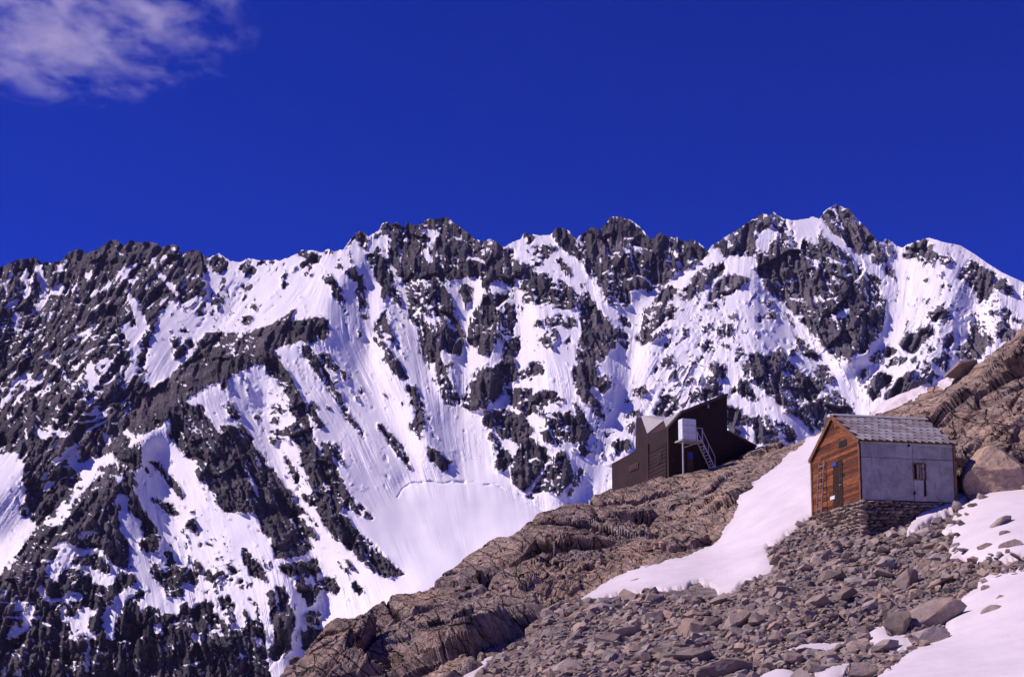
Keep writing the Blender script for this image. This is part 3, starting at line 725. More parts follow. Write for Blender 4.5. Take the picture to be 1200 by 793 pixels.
# ------------------------------------------------------------------ mountain: maps over the photo
def build_mountain():
    R = Raster(-180, 1380, 226, 850, 1.0)
    m = np.zeros(R.X.shape)
    R.poly(m, ROCK1, 1.0)
    for line in OUT.strip().splitlines():
        t, k, rest = line.split(' ', 2)
        ox, oy = TILES[t]
        R.poly(m, [(ox + a / TZ, oy + b / TZ) for a, b in T(rest)], 1.0 if k == 'R' else 0.0)
    R.poly(m, WEDGE, 1.0)
    # direction in which the face falls away, as it shows on the picture (0 = straight down, + = to the right)
    FL = np.array([(50,350,-.3),(100,420,-.8),(30,450,-.7),(200,380,-.7),(300,360,-.8),(340,330,-.75),(420,350,.1),(450,420,.4),(400,450,.65),
        (330,480,.55),(250,520,.5),(300,600,.45),(430,600,.5),(520,400,.15),(550,450,0),(600,420,-.15),(650,400,.3),(690,400,.4),(720,500,-.2),
        (800,400,-.7),(780,450,-.6),(860,450,0),(900,400,.5),(950,440,.6),(950,350,.3),(1050,350,-.1),(1100,350,-.5),(1150,400,.2),(1080,430,-.6),
        (60,600,-.7),(30,560,-.6),(200,640,.3),(100,740,-.2),(250,740,.2),(350,720,.1),(550,600,.2),(470,640,.4),(600,270,0),(500,280,0),(730,300,0),(880,280,-.2),(980,270,.5)])
    G = Raster(-180, 1380, 226, 850, 12.0)
    num = 0; den = 0
    for x, y, a in FL:
        w = 1 / ((G.X - x) ** 2 + (G.Y - y) ** 2 + 400) ** 1.5
        num = num + w * a; den = den + w
    ang = R.X * 0 + G.sample(num / den, R.X, R.Y)
    dx, dy = np.sin(ang), np.cos(ang)
    def lic(src, L):
        acc = src.copy(); n = 1
        for sgn in (1, -1):
            x = R.X.copy(); y = R.Y.copy()
            for k in range(L):
                i = np.clip((x - R.x0).astype(int), 0, R.nx - 1); j = np.clip((y - R.y0).astype(int), 0, R.ny - 1)
                x = x + sgn * dx[j, i]; y = y + sgn * dy[j, i]
                i = np.clip((x - R.x0 + .5).astype(int), 0, R.nx - 1); j = np.clip((y - R.y0 + .5).astype(int), 0, R.ny - 1)
                acc += src[j, i]; n += 1
        acc /= n
        return (acc - acc.mean()) / acc.std()
    rng = np.random.RandomState(3)
    white = rng.rand(*R.X.shape)
    streak_f = lic(white, 16)                         # fine runnels
    streak_c = lic(blur(rng.rand(*R.X.shape), 2.2), 26)   # broader ones
    streak_m = lic(blur(rng.rand(*R.X.shape), 2.0), 15)
    streak_r = lic(blur(rng.rand(*R.X.shape), 1.0), 7)
    # rock field
    basin = np.zeros(R.X.shape); R.poly(basin, [(468,572),(520,566),(570,568),(612,582),(645,602),(600,640),(540,680),(480,705),(430,700),(405,660),(415,625),(440,595)], 1.0)
    basin = blur(basin, 9)
    ca0, sa0 = np.cos(ang), np.sin(ang)
    wx = R.X + 5.0 * fbm2(R.X / 9, R.Y / 9, 4, 5, 0.65); wy = R.Y + 5.0 * fbm2(R.X / 9, R.Y / 9, 4, 9, 0.65)
    mw = R.sample(m, wx, wy)
    nse = 0.55 * fbm2(R.X / 7.5, R.Y / 7.5, 4, 21, 0.65) + 0.16 * lic(blur(rng.rand(*R.X.shape), 1.5), 9)
    field = 0.46 * blur(mw, 0.8) + 0.46 * blur(m, 3.0) + 0.08 * blur(m, 8) - 0.39 + 0.26 * nse + 0.17 * streak_r
    fx_ = R.X * ca0 - R.Y * sa0; fleck = fbm2(fx_ / 2.9, (R.X * sa0 + R.Y * ca0) / 5.2, 3, 27, 0.75)
    field += 0.80 * fleck
    # rock relief: buttresses, ribs, ledges
    xw = R.X + 10 * fbm2(R.X / 60, R.Y / 60, 2, 71); yw = R.Y + 10 * fbm2(R.X / 60, R.Y / 60, 2, 72)
    ca, sa = np.cos(ang), np.sin(ang)
    ua = xw * ca - yw * sa; va = xw * sa + yw * ca          # across and along the fall of the face
    butt = fbm2(xw / 38, yw / 55, 3, 51, 0.55, ridged=True)
    mid = fbm2(xw / 15, yw / 19, 3, 53, 0.6, ridged=True)
    crag = fbm2(xw / 6.5, yw / 8, 3, 57, 0.65, ridged=True)
    chip = fbm2(R.X / 2.7, R.Y / 3.1, 2, 59, 0.6)
    fac1 = facets2(xw / 24, yw / 30, 81); fac2 = facets2(xw / 10 + 0.3 * mid, yw / 12 + 0.3 * crag, 82); fac3 = facets2(R.X / 4.6, R.Y / 5.2, 83)
    detail = 1.2 * mid + 1.8 * crag + 1.0 * chip + 1.0 * streak_r + 2.6 * streak_m + 13.0 * fac1 + 3.5 * fac2 + 2.4 * fac3
    detail -= detail.mean()
    # powder lies where the rock is ledged, in patches
    up = np.gradient(blur(detail, 0.8), axis=0); up = up / up.std()
    lf = -np.gradient(blur(detail, 0.8), axis=1); lf = lf / lf.std()
    patchy = sstep(-0.25, 0.22, fbm2(R.X / 42, R.Y / 42, 4, 41, 0.6)) * (0.6 + 0.4 * sstep(640, 500, R.Y)) * (0.6 + 0.4 * sstep(150, 420, R.X))
    field -= 1.15 * sstep(0.45, 1.15, up + 0.35 * lf + 0.45 * chip / chip.std()) * patchy
    # thin threads of snow in the runnels of the rock
    thread = sstep(0.55, 1.3, streak_f * 0.6 + streak_r * 0.6) * sstep(-0.35, 0.25, fbm2(R.X / 36, R.Y / 36, 3, 43))
    field -= 0.95 * thread * (0.55 + 0.45 * sstep(120, 420, R.X))
    field += 0.55 * sstep(1.2, 2.2, streak_r + 0.5 * fleck / fleck.std()) * sstep(0.0, 0.4, fbm2(R.X / 40, R.Y / 40, 3, 45)) * sstep(430, 330, np.abs(R.Y - 420) * 2) * blur(m, 14) * 1.6
    Z = np.zeros(R.X.shape)
    for zx, zy, zr, zq, za in ((255,365,60,38,1),(225,335,35,28,.8),(820,395,75,50,1),(795,455,60,45,1),(880,375,35,50,.8),(1125,380,65,50,.9),(930,425,45,40,.9),(625,330,32,45,.7),
                               (465,360,22,50,.8),(300,480,45,45,.7),(395,450,50,60,.55),(230,660,70,50,.7),(700,520,40,40,.6),(985,300,60,40,.6),(100,650,60,40,.6)):
        Z = np.maximum(Z, za * np.exp(-(((R.X - zx) / zr) ** 2 + ((R.Y - zy) / zq) ** 2) ** 2))
    ux = R.X * ca0 - R.Y * sa0; vx = R.X * sa0 + R.Y * ca0
    field += Z * 2.1 * (fbm2(ux / 5.0, vx / 9.0, 3, 301, 0.6) + 0.0)
    ZL = sstep(260, 150, R.X + 0.3 * (R.Y - 400)) * sstep(300, 330, R.Y) * sstep(600, 520, R.Y)
    field -= ZL * 3.0 * np.maximum(0, fbm2(ux / 3.8, vx / 17, 3, 305, 0.6) - 0.07)
    ZB = sstep(330, 270, R.X) * sstep(560, 640, R.Y)
    field -= ZB * 2.6 * np.maximum(0, fbm2(ux / 6.5, vx / 10, 4, 309, 0.6) - 0.10)
    ZT = np.exp(-((R.X - 560) / 260) ** 4) * sstep(560, 420, R.Y)
    field -= ZT * 1.6 * np.maximum(0, fbm2(ux / 3.4, vx / 11, 3, 307, 0.6) - 0.16)
    field -= 0.7 * basin * (1 - blur(m, 2))
    rock = sstep(-0.05, 0.05, field)
    rsoft = blur(rock, 1.3)
    # ---------------- ridges (+) and gullies (-) in metres proud of the mean face
    lines = [
     (55, [(425,300),(400,332),(381,352),(385,372),(384,396),(325,408),(270,442),(219,468),(170,509),(140,560),(85,625),(45,655),(0,690),(-180,800)]),
     (26, [(420,272),(425,300)]),
     (38, [(305,425),(330,445),(360,500),(380,560),(400,620),(470,672)]),
     (44, [(219,470),(250,540),(300,600),(340,670),(330,740)]),
     (20, [(520,257),(505,300),(500,340),(520,400),(522,465)]),
     (20, [(430,280),(447,400),(480,460),(505,540)]),
     (20, [(588,292),(575,340),(578,420),(570,478)]),
     (22, [(660,268),(680,320),(705,390),(716,455),(700,480)]),
     (26, [(618,276),(625,330),(648,450),(660,560),(655,580)]),
     (18, [(830,296),(800,330),(765,385),(752,430)]),
     (34, [(892,252),(884,320),(886,360),(885,400),(900,470),(925,500)]),
     (26, [(979,241),(970,300),(1000,380),(1020,420),(990,425)]),
     (30, [(1090,281),(1120,330),(1105,390),(1060,470)]),
     (30, [(1180,325),(1160,390),(1150,440)]),
     (22, [(180,283),(160,350),(130,420),(70,510),(0,575),(-150,660)]),
     (26, [(725,255),(728,300),(735,342)]),
     (70, [(640,640),(540,690),(470,720),(400,790),(360,840)]),
     (40, [(250,760),(180,740),(100,700),(60,780)]),
     (-20, [(548,330),(545,400),(543,470),(546,520),(555,560)]),
     (-16, [(470,315),(482,370),(505,430),(535,500)]),
     (-14, [(436,330),(440,400),(428,430),(460,500),(500,550)]),
     (-18, [(604,330),(610,400),(600,440),(575,500)]),
     (-15, [(745,355),(748,400),(735,455),(716,500),(700,560),(672,600)]),
     (-16, [(825,305),(790,325),(752,358)]),
     (-26, [(1053,295),(1056,340),(1045,390),(1008,438),(1003,490),(960,560)]),
     (-22, [(905,330),(930,385),(975,435),(1003,480)]),
     (-18, [(1140,350),(1145,400),(1120,450)]),
     (-34, [(60,330),(50,400),(20,470),(-20,500),(-150,600)]),
     (-14, [(300,330),(240,400),(190,460),(120,520),(60,580),(0,640),(-150,740)]),
     (-6, [(310,470),(330,560),(365,650),(385,690),(350,790)]),
     (-6, [(185,530),(200,620),(240,680)]),
     (-12, [(470,566),(500,562),(560,566),(600,578),(640,598)]),
    ]
    S = Raster(-180, 1380, 226, 850, 4.0)
    h = np.zeros(S.X.shape); fixed = np.zeros(S.X.shape, bool)
    for v, pts in lines:
        for (ax, ay), (bx, by) in zip(pts[:-1], pts[1:]):
            n = int(math.hypot(bx - ax, by - ay) / 2) + 2
            t = np.linspace(0, 1, n)
            i = np.clip(np.round((ax + (bx - ax) * t - S.x0) / 4).astype(int), 0, S.nx - 1)
            j = np.clip(np.round((ay + (by - ay) * t - S.y0) / 4).astype(int), 0, S.ny - 1)
            h[j, i] = v; fixed[j, i] = True
    hv = h.copy()
    h = np.where(fixed, h, 5.0)
    for lev in range(900):
        p = np.pad(h, 1, mode='edge')
        n = 0.25 * (p[:-2, 1:-1] + p[2:, 1:-1] + p[1:-1, :-2] + p[1:-1, 2:])
        h = np.where(fixed, hv, n)
    relief = S.sample(blur(h, 1.6), R.X, R.Y)
    low = rsoft * 5.0 * (butt - butt.mean()) + 1.2 * blur(rock, 3)
    bigl = fbm2(R.X / 90, R.Y / 120, 3, 91) * 8
    # gullied snow
    snow_h = (1 - rsoft) * (0.26 * streak_f + 0.6 * streak_c) * (0.2 + 0.8 * sstep(-0.25, 0.45, fbm2(R.X / 60, R.Y / 60, 3, 95))) * (1 - 0.8 * basin)
    # bergschrund: a crack across the head of the fan
    def trench(pts, w, dep):
        d = np.full(R.X.shape, 1e9)
        for (ax, ay), (bx, by) in zip(pts[:-1], pts[1:]):
            L2 = (bx - ax) ** 2 + (by - ay) ** 2
            t = np.clip(((R.X - ax) * (bx - ax) + (R.Y - ay) * (by - ay)) / L2, 0, 1)
            d = np.minimum(d, np.hypot(R.X - ax - t * (bx - ax), R.Y - ay - t * (by - ay)))
        return -dep * np.exp(-(d / w) ** 2)
    tr = trench([(466,582),(472,572),(479,567),(486,565),(494,566),(503,563),(512,566),(522,566),(531,563),(545,566),(556,564),(568,568),(580,567),(590,573),(603,577),(612,582)], 1.1, 3.2) \
       + trench([(604,586),(625,592),(642,602)], 1.4, 1.6) + trench([(495,564),(520,566),(545,564)], 1.6, 1.8)
    tr = tr * (0.15 + 0.7 * sstep(-0.25, 0.3, fbm2(R.X / 16, R.Y / 16, 3, 99)))
    Hray = relief * 0.5 + bigl * 0.8 + low * 0.75 + snow_h + tr
    craggy = rsoft * detail * (1.0 + 0.3 * sstep(700, 1000, R.X))
    Hnor = 0.16 * craggy
    Hray = Hray + 0.84 * craggy
    tint = sstep(600, 950, R.X + 60 * fbm2(R.X / 80, R.Y / 80, 2, 97))      # paler gneiss to the right

    # ---------------- vertices
    cols = np.concatenate([np.arange(-170, -6, 4.0), np.arange(-6, 1208, 1.1), np.arange(1208, 1376, 4.0)])
    sk = np.array(SKY)
    top = np.interp(cols, sk[:, 0], sk[:, 1]) + 2.6 * fbm2(cols / 5, cols * 0 + 3.3, 4, 15, 0.65) * np.interp(cols, [-200, 1080, 1100], [1, 1, .15])
    bot = np.interp(cols, [-200, 330, 420, 560, 720, 900, 1030, 1200, 1400], [845, 845, 790, 700, 640, 600, 530, 470, 430])
    NR = 450
    t = np.linspace(0, 1, NR)[:, None]
    PX = np.repeat(cols[None, :], NR, 0); PY = top + t * (bot - top)
    TA = 0.90; D0 = 1950.0; E0 = 0.345
    r = ray(PX, PY)
    d = D0 * (TA - E0) / (TA - r[..., 2])
    d = d - R.sample(Hray, PX, PY) / 0.52
    P = r * d[..., None]
    P += R.sample(Hnor, PX, PY)[..., None] * np.array([0, -0.67, 0.74])
    rk = R.sample(field, PX, PY)
    tn = R.sample(tint, PX, PY)
    # far side of the ridge and the foot of the wall, so that the mountain is a body
    back = []
    for k, (a, b) in enumerate([(6, -6), (20, -26), (60, -90), (200, -260), (700, -760)]):
        q = P[0] + np.array([0, a, b]) + (np.array([1, 0, 0]) * 0)
        back.append(q)
    foot = [P[-1] + np.array([0, -40, -38]), P[-1] + np.array([0, -200, -180]), P[-1] + np.array([0, -520, -330])]
    P = np.concatenate([np.array(back[::-1]), P, np.array(foot)], 0)
    pad = lambda a: np.concatenate([np.repeat(a[:1], 5, 0), a, np.repeat(a[-1:], 3, 0)], 0)
    me = grid_mesh("mountain", P, None, {"rock": pad(rk), "tint": pad(tn)}, smooth=False)
    return me

def mat_mountain():
    m, nt, b = new_mat("mountain_rock_and_snow")
    rk = attr(nt, "rock")
    n1 = noise_node(nt, 0.5, 6, 0.75)
    f = math_node(nt, 'ADD', rk, math_node(nt, 'MULTIPLY', math_node(nt, 'SUBTRACT', n1.outputs[0], 0.5), 0.8))
    mask = ramp(nt, math_node(nt, 'ADD', f, 0.5), [(0.46, (0, 0, 0)), (0.54, (1, 1, 1))])
    n2 = noise_node(nt, 0.02, 8, 0.7)
    n3 = noise_node(nt, 0.18, 6, 0.75)
    rc = ramp(nt, n2.outputs[0], [(0.3, (0.040, 0.036, 0.045)), (0.5, (0.075, 0.066, 0.078)), (0.7, (0.135, 0.117, 0.128))])
    rc2 = ramp(nt, n2.outputs[0], [(0.3, (0.066, 0.060, 0.073)), (0.5, (0.12, 0.109, 0.126)), (0.72, (0.19, 0.172, 0.186))])
    rcm = mix(nt, attr(nt, "tint"), rc.outputs[0], rc2.outputs[0])
    tone = ramp(nt, noise_node(nt, 0.0075, 6, 0.6, 'Object', 0.8).outputs[0], [(0.34, (0.62, 0.61, 0.66)), (0.5, (1.0, 1.0, 1.0)), (0.66, (1.6, 1.52, 1.48))])
    rcm = mix(nt, 1.0, rcm, tone.outputs[0], 'MULTIPLY')
    v = ramp(nt, n3.outputs[0], [(0.25, (0.30, 0.30, 0.30)), (0.5, (0.95, 0.95, 0.95)), (0.75, (1.9, 1.85, 1.8))])
    rcm = mix(nt, 1.0, rcm, v.outputs[0], 'MULTIPLY')
    sn = ramp(nt, noise_node(nt, 0.012, 5, 0.6).outputs[0], [(0.3, (0.80, 0.76, 0.80)), (0.7, (0.88, 0.85, 0.88))])
    c = mix(nt, mask.outputs[0], sn.outputs[0], rcm)
    nt.links.new(c, b.inputs["Base Color"])
    b.inputs["Roughness"].default_value = 0.8
    b.inputs["Specular IOR Level"].default_value = 0.15
    hgt = math_node(nt, 'MULTIPLY', n3.outputs[0], mask.outputs[0])
    bump(nt, b, hgt, 0.9, 4.0)
    return m
me = build_mountain()
link_mesh("mountain", me, None, mat_mountain(), kind="structure")
# ------------------------------------------------------------------ the near hillside
SIL = [(-200,1160,20),(-100,1100,24),(0,1040,29),(100,980,35),(200,910,43),(250,870,48),(300,830,53),(330,800,56),(345,783,58),(365,762,59.5),(390,745,61),(420,721,64),(440,709,66),(455,706,67),(480,701,68),(500,692,69),(520,680,70.5),(540,668,72),(560,655,73.5),(590,636,75.5),(620,615,77.5),(650,601,79.5),(680,590,82),(700,581,83.5),(720,576,85.5),(750,572,87.5),(770,566,88.5),(790,559,89.5),(830,548,91),(870,535,92.5),(885,527,93),(920,519,93.5),(950,510,93),(965,503,91),(990,495,87),(1020,486,81),(1046,472,79),(1081,456,77.5),(1107,444,76),(1130,432,75),(1145,421,74),(1162,411,73.5),(1178,405,73),(1200,390,72),(1260,352,70),(1400,300,67)]
CTRL = [(953,606,65.6),(980,618,62.5),(1010,642,58.6),(905,645,63),(1090,604,60.6),(1125,588,61.8),(1060,627,59),
 (950,575,68.5),(935,600,67),(900,600,70),(960,515,86),(925,530,88),(890,565,80),(870,590,76),(840,640,69),(800,655,67),(720,685,64.5),(680,705,61.5),(850,690,59),
 (860,578,78),(800,600,80),(750,640,72),(700,640,73.5),(640,650,71),(640,705,62),(612,745,57),(560,780,53),(600,690,64.5),(500,740,61),(450,793,56.5),(400,793,57),
 (640,730,55.5),(700,740,51),(750,793,43),(650,793,45),(560,793,50),(800,740,48.5),(850,793,40),(900,720,48.5),(950,793,37.5),(950,690,53),(1000,700,50),(1000,760,42),
 (1050,793,36),(1100,720,45.5),(1150,793,34),(1200,793,33),(1200,700,43),(1180,640,51),(1120,640,55),(1150,590,60),(1200,572,61),
 (1140,575,62.5),(1130,540,67.5),(1124,515,69),(1138,560,65.5),(1130,490,68.5),(1180,540,64),(1200,500,65.5),(1160,470,69),(1100,490,71),(1040,490,76),(1200,430,69.5),(1150,430,73),
 (300,850,52),(400,850,47),(600,850,37),(800,850,31),(1000,850,28),(1200,850,26),(1350,850,25),(1330,700,40),(1330,560,57),(1330,430,66),
 (0,1100,12),(300,1100,12),(600,1100,11),(900,1100,10.5),(1200,1100,10),(1400,1100,10),(200,950,28),(600,950,20),(1000,950,18),(1300,950,17)]
def tps():
    pts = np.array([(x, y, d) for x, y, d in SIL if x > -150] + CTRL, float)
    xy = pts[:, :2] / 300.0; v = np.log(pts[:, 2])
    def U(r2): return np.where(r2 > 1e-12, r2 * np.log(np.maximum(r2, 1e-12)) * 0.5, 0)
    n = len(xy)
    K = U(((xy[:, None] - xy[None]) ** 2).sum(-1)) + np.eye(n) * 0.004
    Pm = np.concatenate([np.ones((n, 1)), xy], 1)
    A = np.block([[K, Pm], [Pm.T, np.zeros((3, 3))]])
    w = np.linalg.solve(A, np.concatenate([v, np.zeros(3)]))
    G = Raster(-220, 1420, 280, 1180, 6.0)
    g = np.stack([G.X, G.Y], -1).reshape(-1, 2) / 300.0
    out = np.zeros(len(g))
    for i in range(0, len(g), 8000):
        gg = g[i:i + 8000]
        out[i:i + 8000] = U(((gg[:, None] - xy[None]) ** 2).sum(-1)) @ w[:n] + w[n] + gg @ w[n + 1:]
    return G, out.reshape(G.X.shape)
TG, TLOG = tps()
_sil = np.array(SIL)
def sil_y(px): return np.interp(px, _sil[:, 0], _sil[:, 1])
def depth(px, py): return np.exp(TG.sample(TLOG, np.asarray(px, float), np.asarray(py, float)))
def gpt(px, py): return at(px, py, depth(px, py))
def gvec(px, py):
    p = gpt(np.array([px]), np.array([py]))[0]
    return Vector(p)
def gnormal(px, py, e=8.0):
    a = gpt(np.array([px + e]), np.array([py]))[0] - gpt(np.array([px - e]), np.array([py]))[0]
    b = gpt(np.array([px]), np.array([py - e]))[0] - gpt(np.array([px]), np.array([py + e]))[0]
    n = Vector(np.cross(a, b)); n.normalize()
    return n

OUTCROP = [[(p[0], p[1] - 30) for p in SIL if 290 < p[0] < 970] + [(962,508),(925,532),(892,563),(868,592),(840,637),(800,654),(720,681),(680,706),(640,714),(612,745),(585,770),(545,796),(500,860),(250,900)],
           [(1000,490)] + [(p[0], p[1] - 30) for p in SIL if p[0] > 1015] + [(1400,575),(1200,572),(1160,571),(1142,582),(1130,586),(1110,560),(1060,510)]]
SNOW = {
 'large': [(673,708),(710,682),(755,660),(800,654),(826,643),(840,636),(868,592),(866,577),(890,562),(925,531),(960,506),(985,500),(985,600),(953,606),(930,624),(898,643),(908,664),(905,676),(868,683),(866,690),(877,683),(860,694),(849,698),(842,703),(838,690),(826,684),(812,683),(800,690),(786,692),(767,692),(755,697),(735,697),(722,698),(705,706),(690,709)],
 'strip': [(724,717),(735,707),(752,700),(748,709),(731,717)],
 'edge': [(536,800),(556,783),(587,765),(577,778),(560,792),(550,805)],
 'right': [(1099,627),(1122,603),(1142,583),(1155,573),(1180,571),(1260,575),(1400,585),(1400,870),(990,870),(1028,795),(1041,787),(1075,764),(1112,746),(1106,733),(1126,713),(1129,699),(1146,691),(1149,671),(1168,676),(1200,664),(1216,660),(1216,652),(1175,661),(1157,661),(1129,654),(1111,652),(1115,640),(1119,626)],
 'pocket': [(1013,747),(1024,736),(1037,732),(1041,747),(1064,744),(1072,761),(1055,766),(1021,762)],
 'tongue': [(913,766),(925,759),(945,753),(970,752),(997,749),(985,760),(962,763),(935,764)],
 'low': [(880,800),(911,783),(936,790),(940,805),(890,812)],
 'low2': [(955,789),(975,783),(1000,777),(990,793),(975,806),(955,803)],
 'crest': [(1012,488),(1020,480),(1046,468),(1081,451),(1085,457),(1047,478),(1036,484)],
 'notch': [(1098,448),(1109,440),(1115,445),(1104,452)],
 'bank': [(1058,630),(1072,612),(1087,600),(1110,590),(1122,584),(1136,578),(1134,588),(1117,604),(1092,612),(1076,626)],
}
SCREE = [(535,805),(590,765),(615,745),(640,715),(680,709),(720,700),(760,697),(845,702),(868,688),(905,672),(900,645),(953,606),(1010,600),(1095,606),(1120,628),(1112,652),(1152,662),(1146,690),(1128,700),(1105,735),(1110,746),(1070,764),(1028,795),(1000,870),(500,870)]

GM = Raster(200, 1420, 330, 880, 1.25)
WARPX = fbm2(GM.X / 10, GM.Y / 10, 3, 205); WARPY = fbm2(GM.X / 10, GM.Y / 10, 3, 209)
def gmask(polys, s, warp=3.0):
    a = np.zeros(GM.X.shape)
    for p in polys: GM.poly(a, p, 1.0)
    if warp:
        a = GM.sample(a, GM.X + warp * WARPX, GM.Y + warp * WARPY)
    return blur(a, s / GM.step)
M_out = gmask(OUTCROP, 2.5, 5)
M_scree = gmask([SCREE, [(1136,656),(1157,660),(1175,660),(1216,651),(1216,661),(1200,665),(1168,677),(1149,672)]], 2.0, 2)

gc = np.concatenate([np.arange(-200, 300, 10.0), np.arange(300, 1212, 1.15), np.arange(1212, 1400, 8.0)])
NF = 350
gtop = sil_y(gc)
glow = np.maximum(860.0, gtop + 8)
tt = np.linspace(0, 1, NF)[:, None]
GPX = np.repeat(gc[None], NF, 0); GPY = gtop + tt * (glow - gtop)
ext = np.linspace(0, 1, 26)[1:, None] ** 1.3
GPX = np.concatenate([GPX, np.repeat(gc[None], 25, 0)]); GPY = np.concatenate([GPY, glow + ext * (1175 - glow)])
GP0 = gpt(GPX, GPY)
def grid_normals(P):
    du = np.gradient(P, axis=1); dv = np.gradient(P, axis=0)
    n = np.cross(du, -dv); n /= np.linalg.norm(n, axis=-1, keepdims=True) + 1e-9
    return n
GN = grid_normals(GP0)

DLOW = (0.28 * fbm3(GP0.reshape(-1, 3) / 6.0, 3, 12)).reshape(GPX.shape)
def build_ground():
    out = GM.sample(M_out, GPX, GPY); scr = GM.sample(M_scree, GPX, GPY)
    P = GP0.reshape(-1, 3)
    disp = 0.10 * fbm3(P / 1.3, 4, 11, 0.6) + DLOW.ravel()
    idx = np.where(out.ravel() > 0.01)[0]
    Q = P[idx]
    # strata dip to the lower right; blocks are long along them
    a = math.radians(38)
    rot = np.array([[math.cos(a), 0, -math.sin(a)], [0, 1, 0], [math.sin(a), 0, math.cos(a)]])
    W = Q + 0.8 * np.stack([fbm3(Q / 4.0, 2, 31), fbm3(Q / 4.0, 2, 32), fbm3(Q / 4.0, 2, 33)], -1)
    q = W @ rot
    f1, f2, rid, sl = voronoi3(q / np.array([6.4, 4.4, 3.0]), 3)
    b1 = 0.5 * (rid - 0.5) + 1.25 * sl - 0.45 * (1 - sstep(0.0, 0.09, f2 - f1))
    f1, f2, rid, sl = voronoi3(q / np.array([2.2, 1.5, 1.0]), 5)
    b2 = 0.12 * (rid - 0.5) + 0.32 * sl - 0.10 * (1 - sstep(0.0, 0.08, f2 - f1))
    f1, f2, rid, sl = voronoi3(q / np.array([0.9, 0.6, 0.42]), 7)
    b3 = 0.02 * (rid - 0.5) + 0.08 * sl
    rg = 0.16 * fbm3(q / np.array([3.0, 1.2, 0.8]), 3, 37, 0.6, ridged=True) + 0.06 * fbm3(q / np.array([0.8, 0.35, 0.22]), 3, 39, 0.6)
    big = 0.72 + 0.6 * sstep(690, 600, GPX.ravel()[idx]) * sstep(640, 690, GPY.ravel()[idx]) + 0.15 * sstep(1080, 1130, GPX.ravel()[idx])
    lay = q[:, 2] / 0.62 + 0.7 * fbm3(q / 3.0, 2, 47); lay = lay - np.floor(lay)      # bedding: small steps across the dip
    lay2 = q[:, 2] / 0.21 + 0.5 * fbm3(q / 1.5, 2, 48); lay2 = lay2 - np.floor(lay2)
    Pq = P[idx]; g_ = np.abs((Pq * GN.reshape(-1, 3)[idx]).sum(1) / np.linalg.norm(Pq, axis=1))
    gz = 0.35 + 0.65 * sstep(0.08, 0.38, g_)
    b2 = b2 * gz; b3 = b3 * gz; rg = rg * gz
    wx_ = GPX.ravel()[idx]; wy_ = GPY.ravel()[idx] - sil_y(wx_)
    calm = 1 - 0.72 * sstep(1000, 1025, wx_) * sstep(1190, 1150, wx_) * sstep(55, 15, wy_)
    calm = np.minimum(calm, 1 - 0.5 * sstep(50, 10, wy_))
    disp[idx] += calm * out.ravel()[idx] * (big * b1 + b2 + b3 + rg + 0.13 * sstep(0.0, 0.85, lay) * (1 - sstep(0.88, 1.0, lay)) + 0.04 * sstep(0, .8, lay2))
    # keep the ground under the old hut level with its footing, and off the crest
    Pn = P + GN.reshape(-1, 3) * disp[:, None]
    Pn = Pn.reshape(GP0.shape)
    top = Pn[0]
    back = [top + np.array([0, a_, b_]) for a_, b_ in ((0.6, -0.25), (2.0, -1.6), (6, -6), (16, -18), (45, -48), (160, -140), (420, -330))]
    near = [Pn[-1] * np.array([1, 0, 1]) + np.array([0, k, 0]) for k in (5.0, 0.0, -40.0)]
    for k in near: k[:, 2] = -1.62
    near = [np.stack([gc / 1200 * 60 - 30, np.full(len(gc), y_), np.full(len(gc), -1.62)], -1) for y_ in (5.0, -4.0, -40.0)]
    A = np.concatenate([np.array(back[::-1]), Pn, np.array(near)], 0)
    pad = lambda v: np.concatenate([np.repeat(v[:1], 7, 0), v, np.repeat(v[-1:], 3, 0)], 0)
    return grid_mesh("hillside", A, None, {"outcrop": pad(out), "scree": pad(scr)}, smooth=False), Pn

